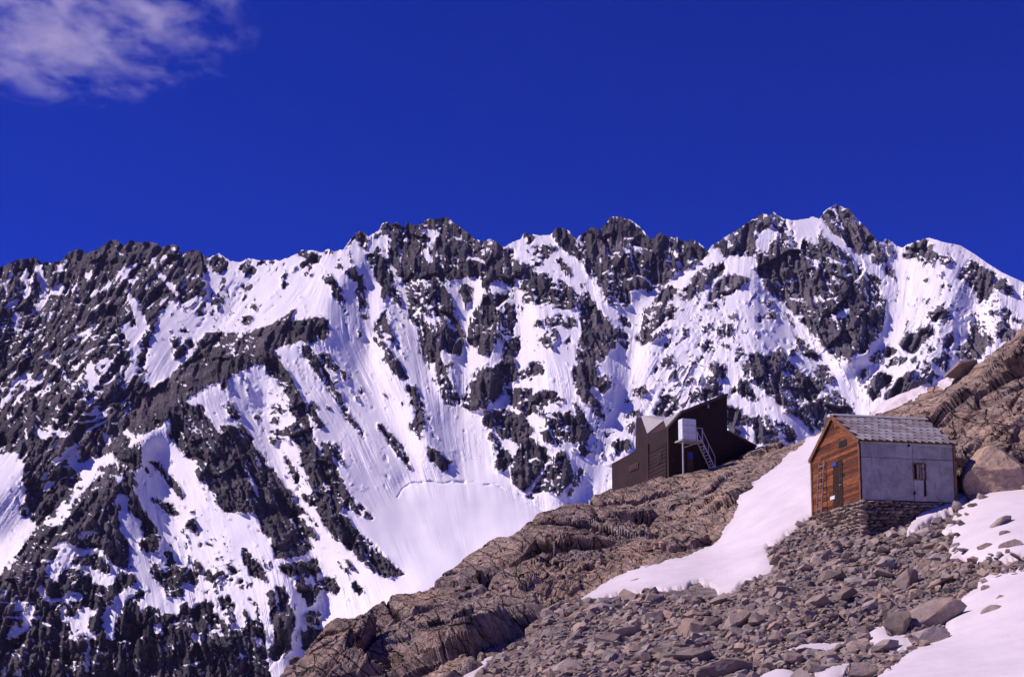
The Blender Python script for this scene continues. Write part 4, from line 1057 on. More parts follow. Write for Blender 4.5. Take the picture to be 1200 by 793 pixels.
def rock_colour(nt, coord="Object", sc=1.0):
    """warm brown gneiss with grey, dark stains and lichen"""
    n1 = noise_node(nt, 0.22 * sc, 7, 0.7, coord, 0.6); n2 = noise_node(nt, 1.6 * sc, 8, 0.72, coord, 0.3); n3 = noise_node(nt, 0.55 * sc, 5, 0.65, coord, 0.2, (1, 1, 2.5))
    brown = ramp(nt, n1.outputs[0], [(0.28, (0.26, 0.19, 0.15)), (0.45, (0.44, 0.315, 0.24)), (0.58, (0.54, 0.375, 0.27)), (0.75, (0.46, 0.365, 0.32))])
    grey = ramp(nt, n3.outputs[0], [(0.35, (0.22, 0.185, 0.175)), (0.6, (0.39, 0.33, 0.31)), (0.75, (0.48, 0.415, 0.39))])
    return n1, n2, n3, brown.outputs[0], grey.outputs[0]
def mat_hill():
    m, nt, b = new_mat("hillside_rock")
    n1, n2, n3, brown, grey = rock_colour(nt)
    sel = ramp(nt, noise_node(nt, 0.35, 6, 0.7).outputs[0], [(0.42, (0, 0, 0)), (0.62, (1, 1, 1))])
    oc = mix(nt, math_node(nt, 'MULTIPLY', sel.outputs[0], 0.75), brown, grey)
    sc = mix(nt, math_node(nt, 'MULTIPLY', sel.outputs[0], 0.35), grey, (0.26, 0.175, 0.135))
    c = mix(nt, attr(nt, "outcrop"), sc, oc)
    v = ramp(nt, n2.outputs[0], [(0.25, (0.38, 0.36, 0.36)), (0.5, (0.9, 0.88, 0.88)), (0.75, (1.35, 1.33, 1.3))])
    c = mix(nt, 1.0, c, v.outputs[0], 'MULTIPLY')
    # bedding planes that dip to the lower right
    tcs = nd(nt, "ShaderNodeTexCoord"); mpr = nd(nt, "ShaderNodeMapping"); mps = nd(nt, "ShaderNodeMapping")
    mpr.inputs["Rotation"].default_value = (math.radians(20), math.radians(-52), 0); mps.inputs["Scale"].default_value = (0.35, 0.6, 2.6)
    nt.links.new(tcs.outputs["Object"], mpr.inputs[0]); nt.links.new(mpr.outputs[0], mps.inputs[0])
    # joints
    wob = noise_node(nt, 0.8, 4, 0.6)
    wv = nd(nt, "ShaderNodeVectorMath", operation='MULTIPLY_ADD'); wv.inputs[1].default_value = (0.8, 0.8, 0.8)
    nt.links.new(wob.outputs["Color"], wv.inputs[0]); nt.links.new(mpr.outputs[0], wv.inputs[2])
    def joints(scale, width):
        m2 = nd(nt, "ShaderNodeMapping"); m2.inputs["Scale"].default_value = scale; nt.links.new(wv.outputs[0], m2.inputs[0])
        vo = nd(nt, "ShaderNodeTexVoronoi", feature='DISTANCE_TO_EDGE'); vo.inputs["Scale"].default_value = 1.0; nt.links.new(m2.outputs[0], vo.inputs["Vector"])
        return ramp(nt, vo.outputs["Distance"], [(0.0, (0, 0, 0)), (width, (1, 1, 1))])
    j1 = joints((0.38, 0.6, 1.1), 0.035); j2 = joints((1.1, 1.6, 3.0), 0.05)
    ns = nd(nt, "ShaderNodeTexNoise"); ns.inputs["Scale"].default_value = 1.0; ns.inputs["Detail"].default_value = 6; ns.inputs["Roughness"].default_value = 0.65
    nt.links.new(mps.outputs[0], ns.inputs["Vector"])
    bed = ramp(nt, ns.outputs[0], [(0.36, (0.45, 0.42, 0.42)), (0.5, (1, 1, 1)), (0.66, (1.25, 1.22, 1.2))])
    c = mix(nt, math_node(nt, 'MULTIPLY', attr(nt, "outcrop"), 0.85), c, mix(nt, 1.0, c, bed.outputs[0], 'MULTIPLY'))
    jj = math_node(nt, 'MULTIPLY', j1.outputs[0], math_node(nt, 'ADD', math_node(nt, 'MULTIPLY', j2.outputs[0], 0.3), 0.7))
    c = mix(nt, math_node(nt, 'MULTIPLY', attr(nt, "outcrop"), math_node(nt, 'SUBTRACT', 1.0, jj)), c, (0.035, 0.026, 0.026))
    nt.links.new(c, b.inputs["Base Color"])
    h = math_node(nt, 'ADD', math_node(nt, 'ADD', n2.outputs[0], math_node(nt, 'MULTIPLY', ns.outputs[0], 1.4)), math_node(nt, 'MULTIPLY', noise_node(nt, 7.0, 5, 0.7).outputs[0], 0.5))
    h = math_node(nt, 'ADD', h, math_node(nt, 'MULTIPLY', jj, 1.2))
    h0 = math_node(nt, 'ADD', n2.outputs[0], math_node(nt, 'MULTIPLY', noise_node(nt, 7.0, 5, 0.7).outputs[0], 0.5))
    bump(nt, b, h, 0.9, 0.22)
    return m
hill_me, GPN = build_ground()
hillside = link_mesh("hillside", hill_me, None, mat_hill(), kind="structure")

# snow lying on the hillside: bodies of their own, thin at the edges
def mat_snow():
    m, nt, b = new_mat("old_snow")
    n = noise_node(nt, 0.5, 6, 0.65); n2 = noise_node(nt, 1.6, 6, 0.65, 'Object', 0.5)
    c = ramp(nt, n.outputs[0], [(0.3, (0.66, 0.59, 0.62)), (0.65, (0.77, 0.70, 0.73))])
    dirt = ramp(nt, noise_node(nt, 4.0, 7, 0.85).outputs[0], [(0.53, (1, 1, 1)), (0.66, (0.80, 0.74, 0.73)), (0.74, (0.42, 0.35, 0.34))])
    sc_ = mix(nt, 0.7, c.outputs[0], dirt.outputs[0], 'MULTIPLY')
    grime = ramp(nt, noise_node(nt, 1.1, 7, 0.75, 'Object', 0.4).outputs[0], [(0.40, (0, 0, 0)), (0.62, (1, 1, 1))])
    sc_ = mix(nt, math_node(nt, 'MULTIPLY', math_node(nt, 'ADD', math_node(nt, 'MULTIPLY', attr(nt, "edge"), 0.75), 0.10), grime.outputs[0]), sc_, (0.50, 0.40, 0.37))
    nt.links.new(sc_, b.inputs["Base Color"]); b.inputs["Roughness"].default_value = 0.65
    bump(nt, b, math_node(nt, 'ADD', n2.outputs[0], math_node(nt, 'MULTIPLY', n.outputs[0], 1.2)), 0.10, 0.10)
    return m
MAT_SNOW = mat_snow()
CUP = fbm3(GP0.reshape(-1, 3) / np.array([1.9, 2.6, 1.9]), 4, 235, 0.6).reshape(GPX.shape)
FRAY = fbm2(GPX / 6, GPY / 6, 3, 231)
for key, poly in SNOW.items():
    thin = key not in ('large', 'right', 'bank')
    ms = gmask([poly], 1.2 if thin else 2.2, 2.0 if thin else 4.0)
    f = GM.sample(ms, GPX, GPY) - 0.5
    if f.max() < 0: continue
    f = f + 0.42 * FRAY
    deep = GM.sample(blur(ms, 7), GPX, GPY)
    th = {'large': 0.10, 'right': 0.10, 'bank': 0.22}.get(key, 0.08)
    h = np.clip(f * 4.5, -1, 1) * th + np.maximum(deep - 0.5, 0) * 0.22 + DLOW + 0.06 * CUP * (deep if not thin else 0.4) + (0.25 if key in ('crest', 'notch') else 0)
    # walls of snow over blocky rock stay above it
    P = GP0 + GN * h[..., None]
    if key in ('crest', 'notch'): P = GPN + GN * (h - DLOW - 0.13)[..., None]
    fq = np.maximum.reduce([f[:-1, :-1], f[1:, :-1], f[:-1, 1:], f[1:, 1:]])
    base_m = GM.sample(blur(ms, 1.5), GPX, GPY)
    keep = (fq > -0.35) & (base_m[:-1, :-1] > 0.06)
    link_mesh("snow_patch", grid_mesh("snow_patch", P, keep, {"edge": 1 - np.clip((GM.sample(blur(ms, 4), GPX, GPY) - 0.45) * 2.2, 0, 1)}), None, MAT_SNOW, kind="structure")

# valley floor that reaches the horizon
def build_floor():
    n = 60
    u = np.linspace(-1, 1, n); x, y = np.meshgrid(np.sign(u) * np.abs(u) ** 2 * 20000, np.sign(u) * np.abs(u) ** 2 * 20000)
    z = -330 + 40 * fbm2(x / 3000, y / 3000, 3, 301)
    P = np.stack([x, y, z], -1)
    return grid_mesh("ground", P[::-1])
def mat_floor():
    m, nt, b = new_mat("valley_ground")
    n = noise_node(nt, 0.01, 8, 0.7)
    c = ramp(nt, n.outputs[0], [(0.42, (0.10, 0.085, 0.08)), (0.5, (0.16, 0.14, 0.13)), (0.55, (0.80, 0.77, 0.80))])
    nt.links.new(c.outputs[0], b.inputs["Base Color"])
    return m
link_mesh("ground", build_floor(), None, mat_floor(), kind="structure")
# ------------------------------------------------------------------ stones and boulders
def mat_stone(name, use_attr=False, warm=0.0, k=1.0):
    m, nt, b = new_mat(name)
    if use_attr: rnd = attr(nt, "rnd")
    else: rnd = nd(nt, "ShaderNodeObjectInfo").outputs["Random"]
    base = ramp(nt, rnd, [(0.0, (0.16, 0.13, 0.12)), (0.2, (0.30, 0.24, 0.215)), (0.40, (0.40, 0.315, 0.265)), (0.56, (0.24, 0.195, 0.18)), (0.68, (0.45, 0.325, 0.235)),
                         (0.80, (0.34, 0.285, 0.26)), (0.93, (0.43, 0.37, 0.345)), (1.0, (0.21, 0.175, 0.17))])
    g = nd(nt, "ShaderNodeNewGeometry")
    n = noise_node(nt, 2.6, 7, 0.72); n2 = noise_node(nt, 11.0, 5, 0.7)
    nt.links.new(g.outputs["Position"], n.inputs["Vector"]); nt.links.new(g.outputs["Position"], n2.inputs["Vector"])
    v = ramp(nt, n.outputs[0], [(0.25, (0.50 * k, 0.50 * k, 0.50 * k)), (0.5, (0.95 * k, 0.93 * k, 0.92 * k)), (0.75, (1.40 * k, 1.32 * k, 1.24 * k))])
    c = mix(nt, 1.0, base.outputs[0], v.outputs[0], 'MULTIPLY')
    rust = ramp(nt, noise_node(nt, 0.9, 5, 0.7).outputs[0], [(0.52, (0, 0, 0)), (0.66, (1, 1, 1))])
    c = mix(nt, math_node(nt, 'MULTIPLY', rust.outputs[0], 0.25 + warm), c, (0.40, 0.25, 0.17))
    nt.links.new(c, b.inputs["Base Color"])
    bump(nt, b, math_node(nt, 'ADD', n.outputs[0], math_node(nt, 'MULTIPLY', n2.outputs[0], 0.5)), 0.7, 0.08)
    return m
MAT_STONE = mat_stone("scree_stone", k=1.0); MAT_RUBBLE = mat_stone("scree_rubble", True, k=0.92); MAT_LOOSE = mat_stone("loose_brown_stone", True, 0.5, k=0.75); MAT_BOULDER = mat_stone("boulder_stone", False, 0.15)

def hull_rock(seed, n=18, flat=0.5):
    r = random.Random(seed)
    bm = bmesh.new()
    for k in range(n):
        v = Vector((r.gauss(0, 1), r.gauss(0, 1), r.gauss(0, 1))).normalized()
        p = 4.0
        l = (abs(v.x) ** p + abs(v.y) ** p + abs(v.z) ** p) ** (-1 / p)
        v = v * l * r.uniform(0.82, 1.0)
        bm.verts.new((v.x * 0.5, v.y * 0.38, v.z * 0.5 * flat))
    res = bmesh.ops.convex_hull(bm, input=bm.verts[:])
    junk = [e for e in res["geom_interior"] if isinstance(e, bmesh.types.BMVert)]
    if junk: bmesh.ops.delete(bm, geom=junk, context='VERTS')
    bmesh.ops.recalc_face_normals(bm, faces=bm.faces[:])
    me = bpy.data.meshes.new("stone"); bm.to_mesh(me); bm.free()
    return me
PROTO = [hull_rock(100 + k, random.Random(k).choice((14, 16, 20)), random.Random(k + 50).choice((0.35, 0.45, 0.6, 0.75))) for k in range(16)]
for p in PROTO: p.materials.append(MAT_STONE)

SNOW_ALL = gmask(list(SNOW.values()), 1.0, 0)
rng = random.Random(5)
HERO_SPOTS = []
def in_scree(x, y):
    f = lambda M: float(GM.sample(M, np.array([x]), np.array([y]))[0])
    return f(M_scree) > 0.5 and f(SNOW_ALL) < 0.45

# large boulders: photo centre x, y, width, height (px), tilt in the picture (deg), label
HEROES = [
 (1095,722,66,36,-28,"broad flat tan slab boulder at the edge of the lower right snow"),
 (1054,733,33,30,-8,"square grey block split below, left of the broad tan slab"),
 (1090,748,44,27,-6,"dark rounded boulder half in snow below the broad tan slab"),
 (1037,661,23,20,-15,"upright angular grey boulder under the stone footing of the old hut"),
 (1062,679,36,22,-42,"tilted grey slab leaning right of the upright boulder below the hut"),
 (959,704,30,17,-6,"rounded grey boulder in the scree beside a long tilted slab"),
 (986,700,40,13,-25,"long tilted slab in the middle of the scree below the hut"),
 (942,667,23,9,-5,"pale flat stone lying at the upper edge of the scree by the snow"),
 (922,711,22,16,4,"smooth grey boulder on the left of the scree below the snow"),
 (973,723,25,10,-10,"pale tan flat stone in the lower middle of the scree"),
 (909,748,19,11,0,"small rounded grey stone lying low on brown gravel"),
 (1006,759,32,15,-6,"dark flat boulder beside the small snow pocket at the bottom"),
 (1163,718,38,14,-12,"dark rock lying alone in the lower right snow field"),
 (1172,702,15,11,-30,"small dark rock just above the lone rock in the snow"),
 (1170,615,40,13,-32,"long narrow slab poking out of the upper right snow"),
 (1178,627,22,9,-4,"small flat rock under the long narrow slab in the snow"),
 (1184,640,27,14,-8,"angular rock at the right edge resting in snow"),
 (1156,642,22,10,-5,"low dark rock in the snow left of the angular edge rock"),
 (1067,635,18,14,-10,"tan rounded boulder beside the snow bank at the hut corner"),
 (1092,640,18,11,-10,"brown stone right of the tan boulder by the hut snow bank"),
 (736,741,32,15,-8,"wide grey boulder in the middle of the left scree"),
 (848,784,52,28,-12,"big reddish brown boulder at the bottom edge of the picture"),
 (812,768,50,18,-8,"long grey slab beside the big reddish boulder at the bottom"),
 (701,713,29,11,-4,"brown flat boulder at the lower tip of the large snow patch"),
 (858,732,42,20,-45,"tilted purple grey slab on the scree below the large snow patch"),
 (743,682,16,8,-25,"small grey rock lying alone on the tip of the large snow patch"),
 (722,685,9,4,-15,"tiny dark stone beside the lone rock on the snow tip"),
 (1012,788,36,20,-10,"dark boulder at the bottom edge beside the right snow field"),
 (1166,558,56,54,8,"huge smooth pale boulder standing right of the old hut"),
 (1124,434,36,15,-24,"dark rounded boulder perched on the right skyline"),
 (1073,626,14,8,-5,"small light stone touching the snow bank below the hut wall"),
 (930,772,30,17,-5,"dark block below the narrow snow tongue at the bottom"),
]
def boulder_mesh(seed, sx, sy, sz, rough=0.06, res=4, cuts=15, h0=0.50):
    r = random.Random(seed)
    bm = bmesh.new(); bmesh.ops.create_icosphere(bm, subdivisions=res, radius=1.0)
    V = np.array([v.co[:] for v in bm.verts])
    pw = 3.2
    V *= ((np.abs(V) ** pw).sum(1) ** (-1 / pw))[:, None]
    for k in range(cuts):
        n = np.array([r.gauss(0, 1), r.gauss(0, 1), r.gauss(0, 1)]); n /= np.linalg.norm(n)
        h = r.uniform(h0, h0 + 0.36)
        e = np.maximum(0, V @ n - h)
        V -= e[:, None] * n * 0.96
    V = V * np.array([sx, sy, sz]) * 0.5 * 1.32
    m = max(sx, sz)
    q = V / m * 3.0 + seed * 3.1
    d = fbm3(q, 4, 5, 0.55)
    N = V / (np.linalg.norm(V, axis=1, keepdims=True) + 1e-9)
    V = V + N * (d * rough * m)[:, None]
    for v, c in zip(bm.verts, V): v.co = c
    for f in bm.faces: f.smooth = False
    me = bpy.data.meshes.new("boulder"); bm.to_mesh(me); bm.free()
    me.materials.append(MAT_BOULDER)
    return me
for k, (cx, cy, w, h, tilt, label) in enumerate(HEROES):
    d = float(depth(np.array([cx]), np.array([min(cy + h * 0.35, 860)]))[0])
    sc = d / FPX
    if 'huge smooth' in label: me = boulder_mesh(k + 1, w * sc, w * sc * 0.8, h * sc, 0.13, 5, 9, 0.66)
    else: me = boulder_mesh(k + 1, w * sc, w * sc * 0.7, h * sc, 0.045 if w < 45 else 0.06, 4 if w > 24 else 3, 20)
    o = link_mesh("boulder", me, label=label, cat="boulder")
    off = 0.15 * w * sc
    o.location = vat(cx, cy, d + off * 0.2)
    o.rotation_euler = (math.radians(-12), math.radians(tilt), math.radians(rng.uniform(-15, 15)))
    HERO_SPOTS.append((cx, cy, w, h))

# 290 stones one can pick out, then the small rubble between them
placed = []
def free(x, y, r, k=0.55):
    for a, b, c in placed:
        if (a - x) ** 2 + ((b - y) * 1.5) ** 2 < ((c + r) * k) ** 2: return False
    for a, b, w, h in HERO_SPOTS:
        if abs(a - x) < w * 0.5 + r * 0.3 and abs(b - y) < h * 0.5 + r * 0.2: return False
    return True
n_st = 0; tries = 0
while n_st < 264 and tries < 30000:
    tries += 1
    x = rng.uniform(560, 1150); y = rng.uniform(600, 800)
    if not in_scree(x, y): continue
    s = rng.choice((10, 11, 12, 12, 13, 14, 15, 16, 18, 20, 23, 27, 33, 38)) * (0.92 + 0.40 * (y - 600) / 200) * (0.8 if x < 800 else 1.0)
    if y > 735 and x < 720 and rng.random() < 0.6: continue
    if not free(x, y, s * 0.5): continue
    placed.append((x, y, s * 0.5))
    d = float(depth(np.array([x]), np.array([y]))[0]); sc = d / FPX * s
    o = bpy.data.objects.new("stone", PROTO[n_st % len(PROTO)]); col.objects.link(o)
    o.parent = hillside
    o.location = gvec(x, y) + Vector((0, 0, sc * 0.10))
    o.scale = (sc * rng.uniform(0.95, 1.25), sc * rng.uniform(0.8, 1.1), sc * rng.uniform(0.8, 1.2))
    o.rotation_euler = (math.radians(rng.uniform(-35, 15)), math.radians(rng.uniform(-35, 20)), rng.uniform(0, 6.28))
    n_st += 1

M_right = gmask([SNOW['right']], 7.0, 4.0)
k = 0; tries = 0
while k < 34 and tries < 20000:        # stones melting out along the rim of the lower right snow
    tries += 1
    x = rng.uniform(1010, 1205); y = rng.uniform(575, 800)
    v = float(GM.sample(M_right, np.array([x]), np.array([y]))[0])
    if not 0.45 < v < (0.97 if y < 700 else 0.8) or rng.random() > 1.25 - v: continue
    s = rng.choice((7, 8, 9, 11, 13, 16))
    if not free(x, y, s * 0.5, 0.8): continue
    placed.append((x, y, s * 0.5))
    sc = float(depth(np.array([x]), np.array([y]))[0]) / FPX * s
    o = bpy.data.objects.new("stone", PROTO[(k * 5) % len(PROTO)]); col.objects.link(o); o.parent = hillside
    o.location = gvec(x, y) + Vector((0, 0, 0.22 + sc * 0.05))
    o.scale = (sc * 1.25, sc * 1.0, sc * rng.uniform(0.8, 1.1)); o.rotation_euler = (math.radians(rng.uniform(-30, 5)), math.radians(rng.uniform(-35, 5)), rng.uniform(0, 6.28))
    k += 1
def rubble(count, region, lo, hi, name, seed, pw=2.2, on_outcrop=False, mat=None):
    r = np.random.RandomState(seed)
    X = []; 
    x0, x1, y0, y1 = region
    px = r.uniform(x0, x1, count * 6); py = r.uniform(y0, y1, count * 6)
    if on_outcrop: ok = (GM.sample(M_out, px, py) > 0.6) & (fbm2(px / 18, py / 10, 2, 401) > 0.15) & (py > sil_y(px) + 6)
    else: ok = (GM.sample(M_scree, px, py) > 0.35)
    ok &= GM.sample(SNOW_ALL, px, py) < 0.62 - 0.4 * r.rand(len(px))
    px = px[ok][:count]; py = py[ok][:count]
    n = len(px)
    s = lo + (hi - lo) * r.rand(n) ** pw
    s *= 0.75 + 0.5 * (py - 600) / 200
    if not on_outcrop: s *= 0.5 + 1.0 * sstep(-0.3, 0.35, fbm2(px / 45, py / 28, 3, 411))
    d = depth(px, py); P = at(px, py, d); sc = d / FPX * s
    if on_outcrop:
        i = np.clip(np.searchsorted(gc, px), 0, len(gc) - 1)
        j = np.clip(((py - gtop[i]) / (glow[i] - gtop[i]) * (NF - 1)).astype(int), 0, NF - 1)
        P = GPN[j, i]
    Vs, Fs, Rn = [], [], []
    base = 0
    pv = [np.array([v.co[:] for v in p.vertices]) for p in PROTO]
    pf = [np.array([list(f.vertices) for f in p.polygons if len(f.vertices) == 3]) for p in PROTO]
    for k in range(n):
        q = r.randint(len(PROTO)); v = pv[q] * sc[k] * r.uniform(0.75, 1.3, 3)
        a, b_, c_ = r.uniform(-0.6, 0.3), r.uniform(-0.6, 0.4), r.uniform(0, 6.28)
        ca, sa, cb, sb, cz, sz = math.cos(a), math.sin(a), math.cos(b_), math.sin(b_), math.cos(c_), math.sin(c_)
        Rz = np.array([[cz, -sz, 0], [sz, cz, 0], [0, 0, 1]]); Rx = np.array([[1, 0, 0], [0, ca, -sa], [0, sa, ca]]); Ry = np.array([[cb, 0, sb], [0, 1, 0], [-sb, 0, cb]])
        v = v @ (Ry @ Rx @ Rz).T + P[k] + np.array([0, 0, sc[k] * 0.1])
        Vs.append(v); Fs.append(pf[q] + base); base += len(v); Rn.append(np.full(len(v), r.rand()))
    V = np.concatenate(Vs); F = np.concatenate(Fs); A = np.concatenate(Rn).astype(np.float32)
    me = bpy.data.meshes.new(name)
    me.vertices.add(len(V)); me.vertices.foreach_set("co", V.astype(np.float32).ravel())
    me.loops.add(F.size); me.loops.foreach_set("vertex_index", F.astype(np.int32).ravel())
    me.polygons.add(len(F)); me.polygons.foreach_set("loop_start", np.arange(0, F.size, 3, dtype=np.int32)); me.polygons.foreach_set("loop_total", np.full(len(F), 3, np.int32))
    me.update(calc_edges=True)
    t = me.attributes.new("rnd", 'FLOAT', 'POINT'); t.data.foreach_set("value", A)
    me.polygons.foreach_set("use_smooth", np.zeros(len(F), bool))
    return link_mesh(name, me, hillside, mat or MAT_RUBBLE, kind="stuff")
rubble(15500, (530, 1216, 598, 866), 2.8, 15.0, "rubble", 9, 1.9)
rubble(420, (340, 1205, 420, 800), 3.0, 10.0, "loose_stones", 10, 2.0, True, MAT_LOOSE)
# ------------------------------------------------------------------ the two huts
def proj(P):
    r = P.z / P.y
    yc = (r * CP - SP) / (CP + r * SP); Yn = CP - yc * SP
    return 600 + P.x / P.y * Yn * FPX, PY0 - yc * FPX
def rand_wood(name, cols, scale=(1, 1, 1), rough=0.8, streak=True):
    m, nt, b = new_mat(name)
    rnd = nd(nt, "ShaderNodeObjectInfo").outputs["Random"]
    base = ramp(nt, rnd, cols)
    n = noise_node(nt, 3.0, 7, 0.75, "Object", 0.4, scale)
    v = ramp(nt, n.outputs[0], [(0.30, (0.12, 0.11, 0.12)), (0.5, (0.75, 0.75, 0.75)), (0.72, (1.5, 1.45, 1.4))])
    c = mix(nt, 1.0, base.outputs[0], v.outputs[0], 'MULTIPLY')
    nt.links.new(c, b.inputs["Base Color"]); b.inputs["Roughness"].default_value = rough
    bump(nt, b, n.outputs[0], 0.5, 0.02)
    return m
def metal(name, stops, rough=0.55, metallic=0.0, scale=1.4, stain=(0.10, 0.06, 0.05), amt=0.3):
    m, nt, b = new_mat(name)
    n = noise_node(nt, scale, 7, 0.7, "Object", 0.5); n2 = noise_node(nt, scale * 4, 5, 0.75, "Object", 0, (1, 1, 0.25))
    rnd = nd(nt, "ShaderNodeObjectInfo").outputs["Random"]
    base = ramp(nt, n.outputs[0], stops)
    t = ramp(nt, rnd, [(0, (0.85, 0.85, 0.85)), (1, (1.12, 1.12, 1.12))])
    c = mix(nt, 1.0, base.outputs[0], t.outputs[0], 'MULTIPLY')
    st = ramp(nt, n2.outputs[0], [(0.55, (0, 0, 0)), (0.75, (1, 1, 1))])
    c = mix(nt, math_node(nt, 'MULTIPLY', st.outputs[0], amt), c, stain)
    nt.links.new(c, b.inputs["Base Color"]); b.inputs["Roughness"].default_value = rough; b.inputs["Metallic"].default_value = metallic
    bump(nt, b, n.outputs[0], 0.25, 0.03)
    return m
def plain(name, c, rough=0.7):
    m, nt, b = new_mat(name)
    n = noise_node(nt, 6.0, 5, 0.65)
    v = ramp(nt, n.outputs[0], [(0.3, tuple(k * 0.78 for k in c)), (0.7, tuple(min(1, k * 1.12) for k in c))])
    nt.links.new(v.outputs[0], b.inputs["Base Color"]); b.inputs["Roughness"].default_value = rough
    return m
M_PLANK = rand_wood("larch_plank", [(0, (0.13, 0.040, 0.018)), (0.3, (0.26, 0.085, 0.032)), (0.55, (0.33, 0.115, 0.042)), (0.75, (0.19, 0.062, 0.026)), (0.9, (0.08, 0.028, 0.016)), (1.0, (0.24, 0.08, 0.03))], (1.2, 1.2, 9))
M_DARKWOOD = rand_wood("dark_board", [(0, (0.035, 0.018, 0.014)), (1, (0.06, 0.028, 0.018))], (1, 1, 4))
M_PALEWOOD = rand_wood("pale_board", [(0, (0.42, 0.31, 0.27)), (0.5, (0.30, 0.20, 0.17)), (1, (0.52, 0.42, 0.38))], (3, 3, 1))
M_TRIM = rand_wood("corner_board", [(0, (0.22, 0.10, 0.055)), (1, (0.27, 0.125, 0.07))], (3, 3, 1))
M_SHEET = metal("zinc_sheet", [(0.3, (0.24, 0.225, 0.215)), (0.5, (0.37, 0.35, 0.335)), (0.7, (0.46, 0.44, 0.42))], 0.6, 0.0, 1.9, (0.15, 0.13, 0.135), 0.8)
M_SHINGLE_A = metal("grey_shingle", [(0.3, (0.33, 0.30, 0.315)), (0.7, (0.43, 0.40, 0.41))], 0.6, 0.0, 1.2, (0.20, 0.13, 0.11), 0.5)
M_SHINGLE_B = metal("rusty_shingle", [(0.3, (0.25, 0.20, 0.205)), (0.7, (0.33, 0.27, 0.27))], 0.65, 0.0, 2.0, (0.16, 0.075, 0.05), 0.5)
M_BLUE = plain("blue_paint", (0.05, 0.07, 0.35)); M_WHITE = plain("white_paint", (0.78, 0.77, 0.78)); M_ALU = plain("grey_metal", (0.48, 0.47, 0.47), 0.45)
M_DARK = plain("dark_interior", (0.02, 0.018, 0.02))

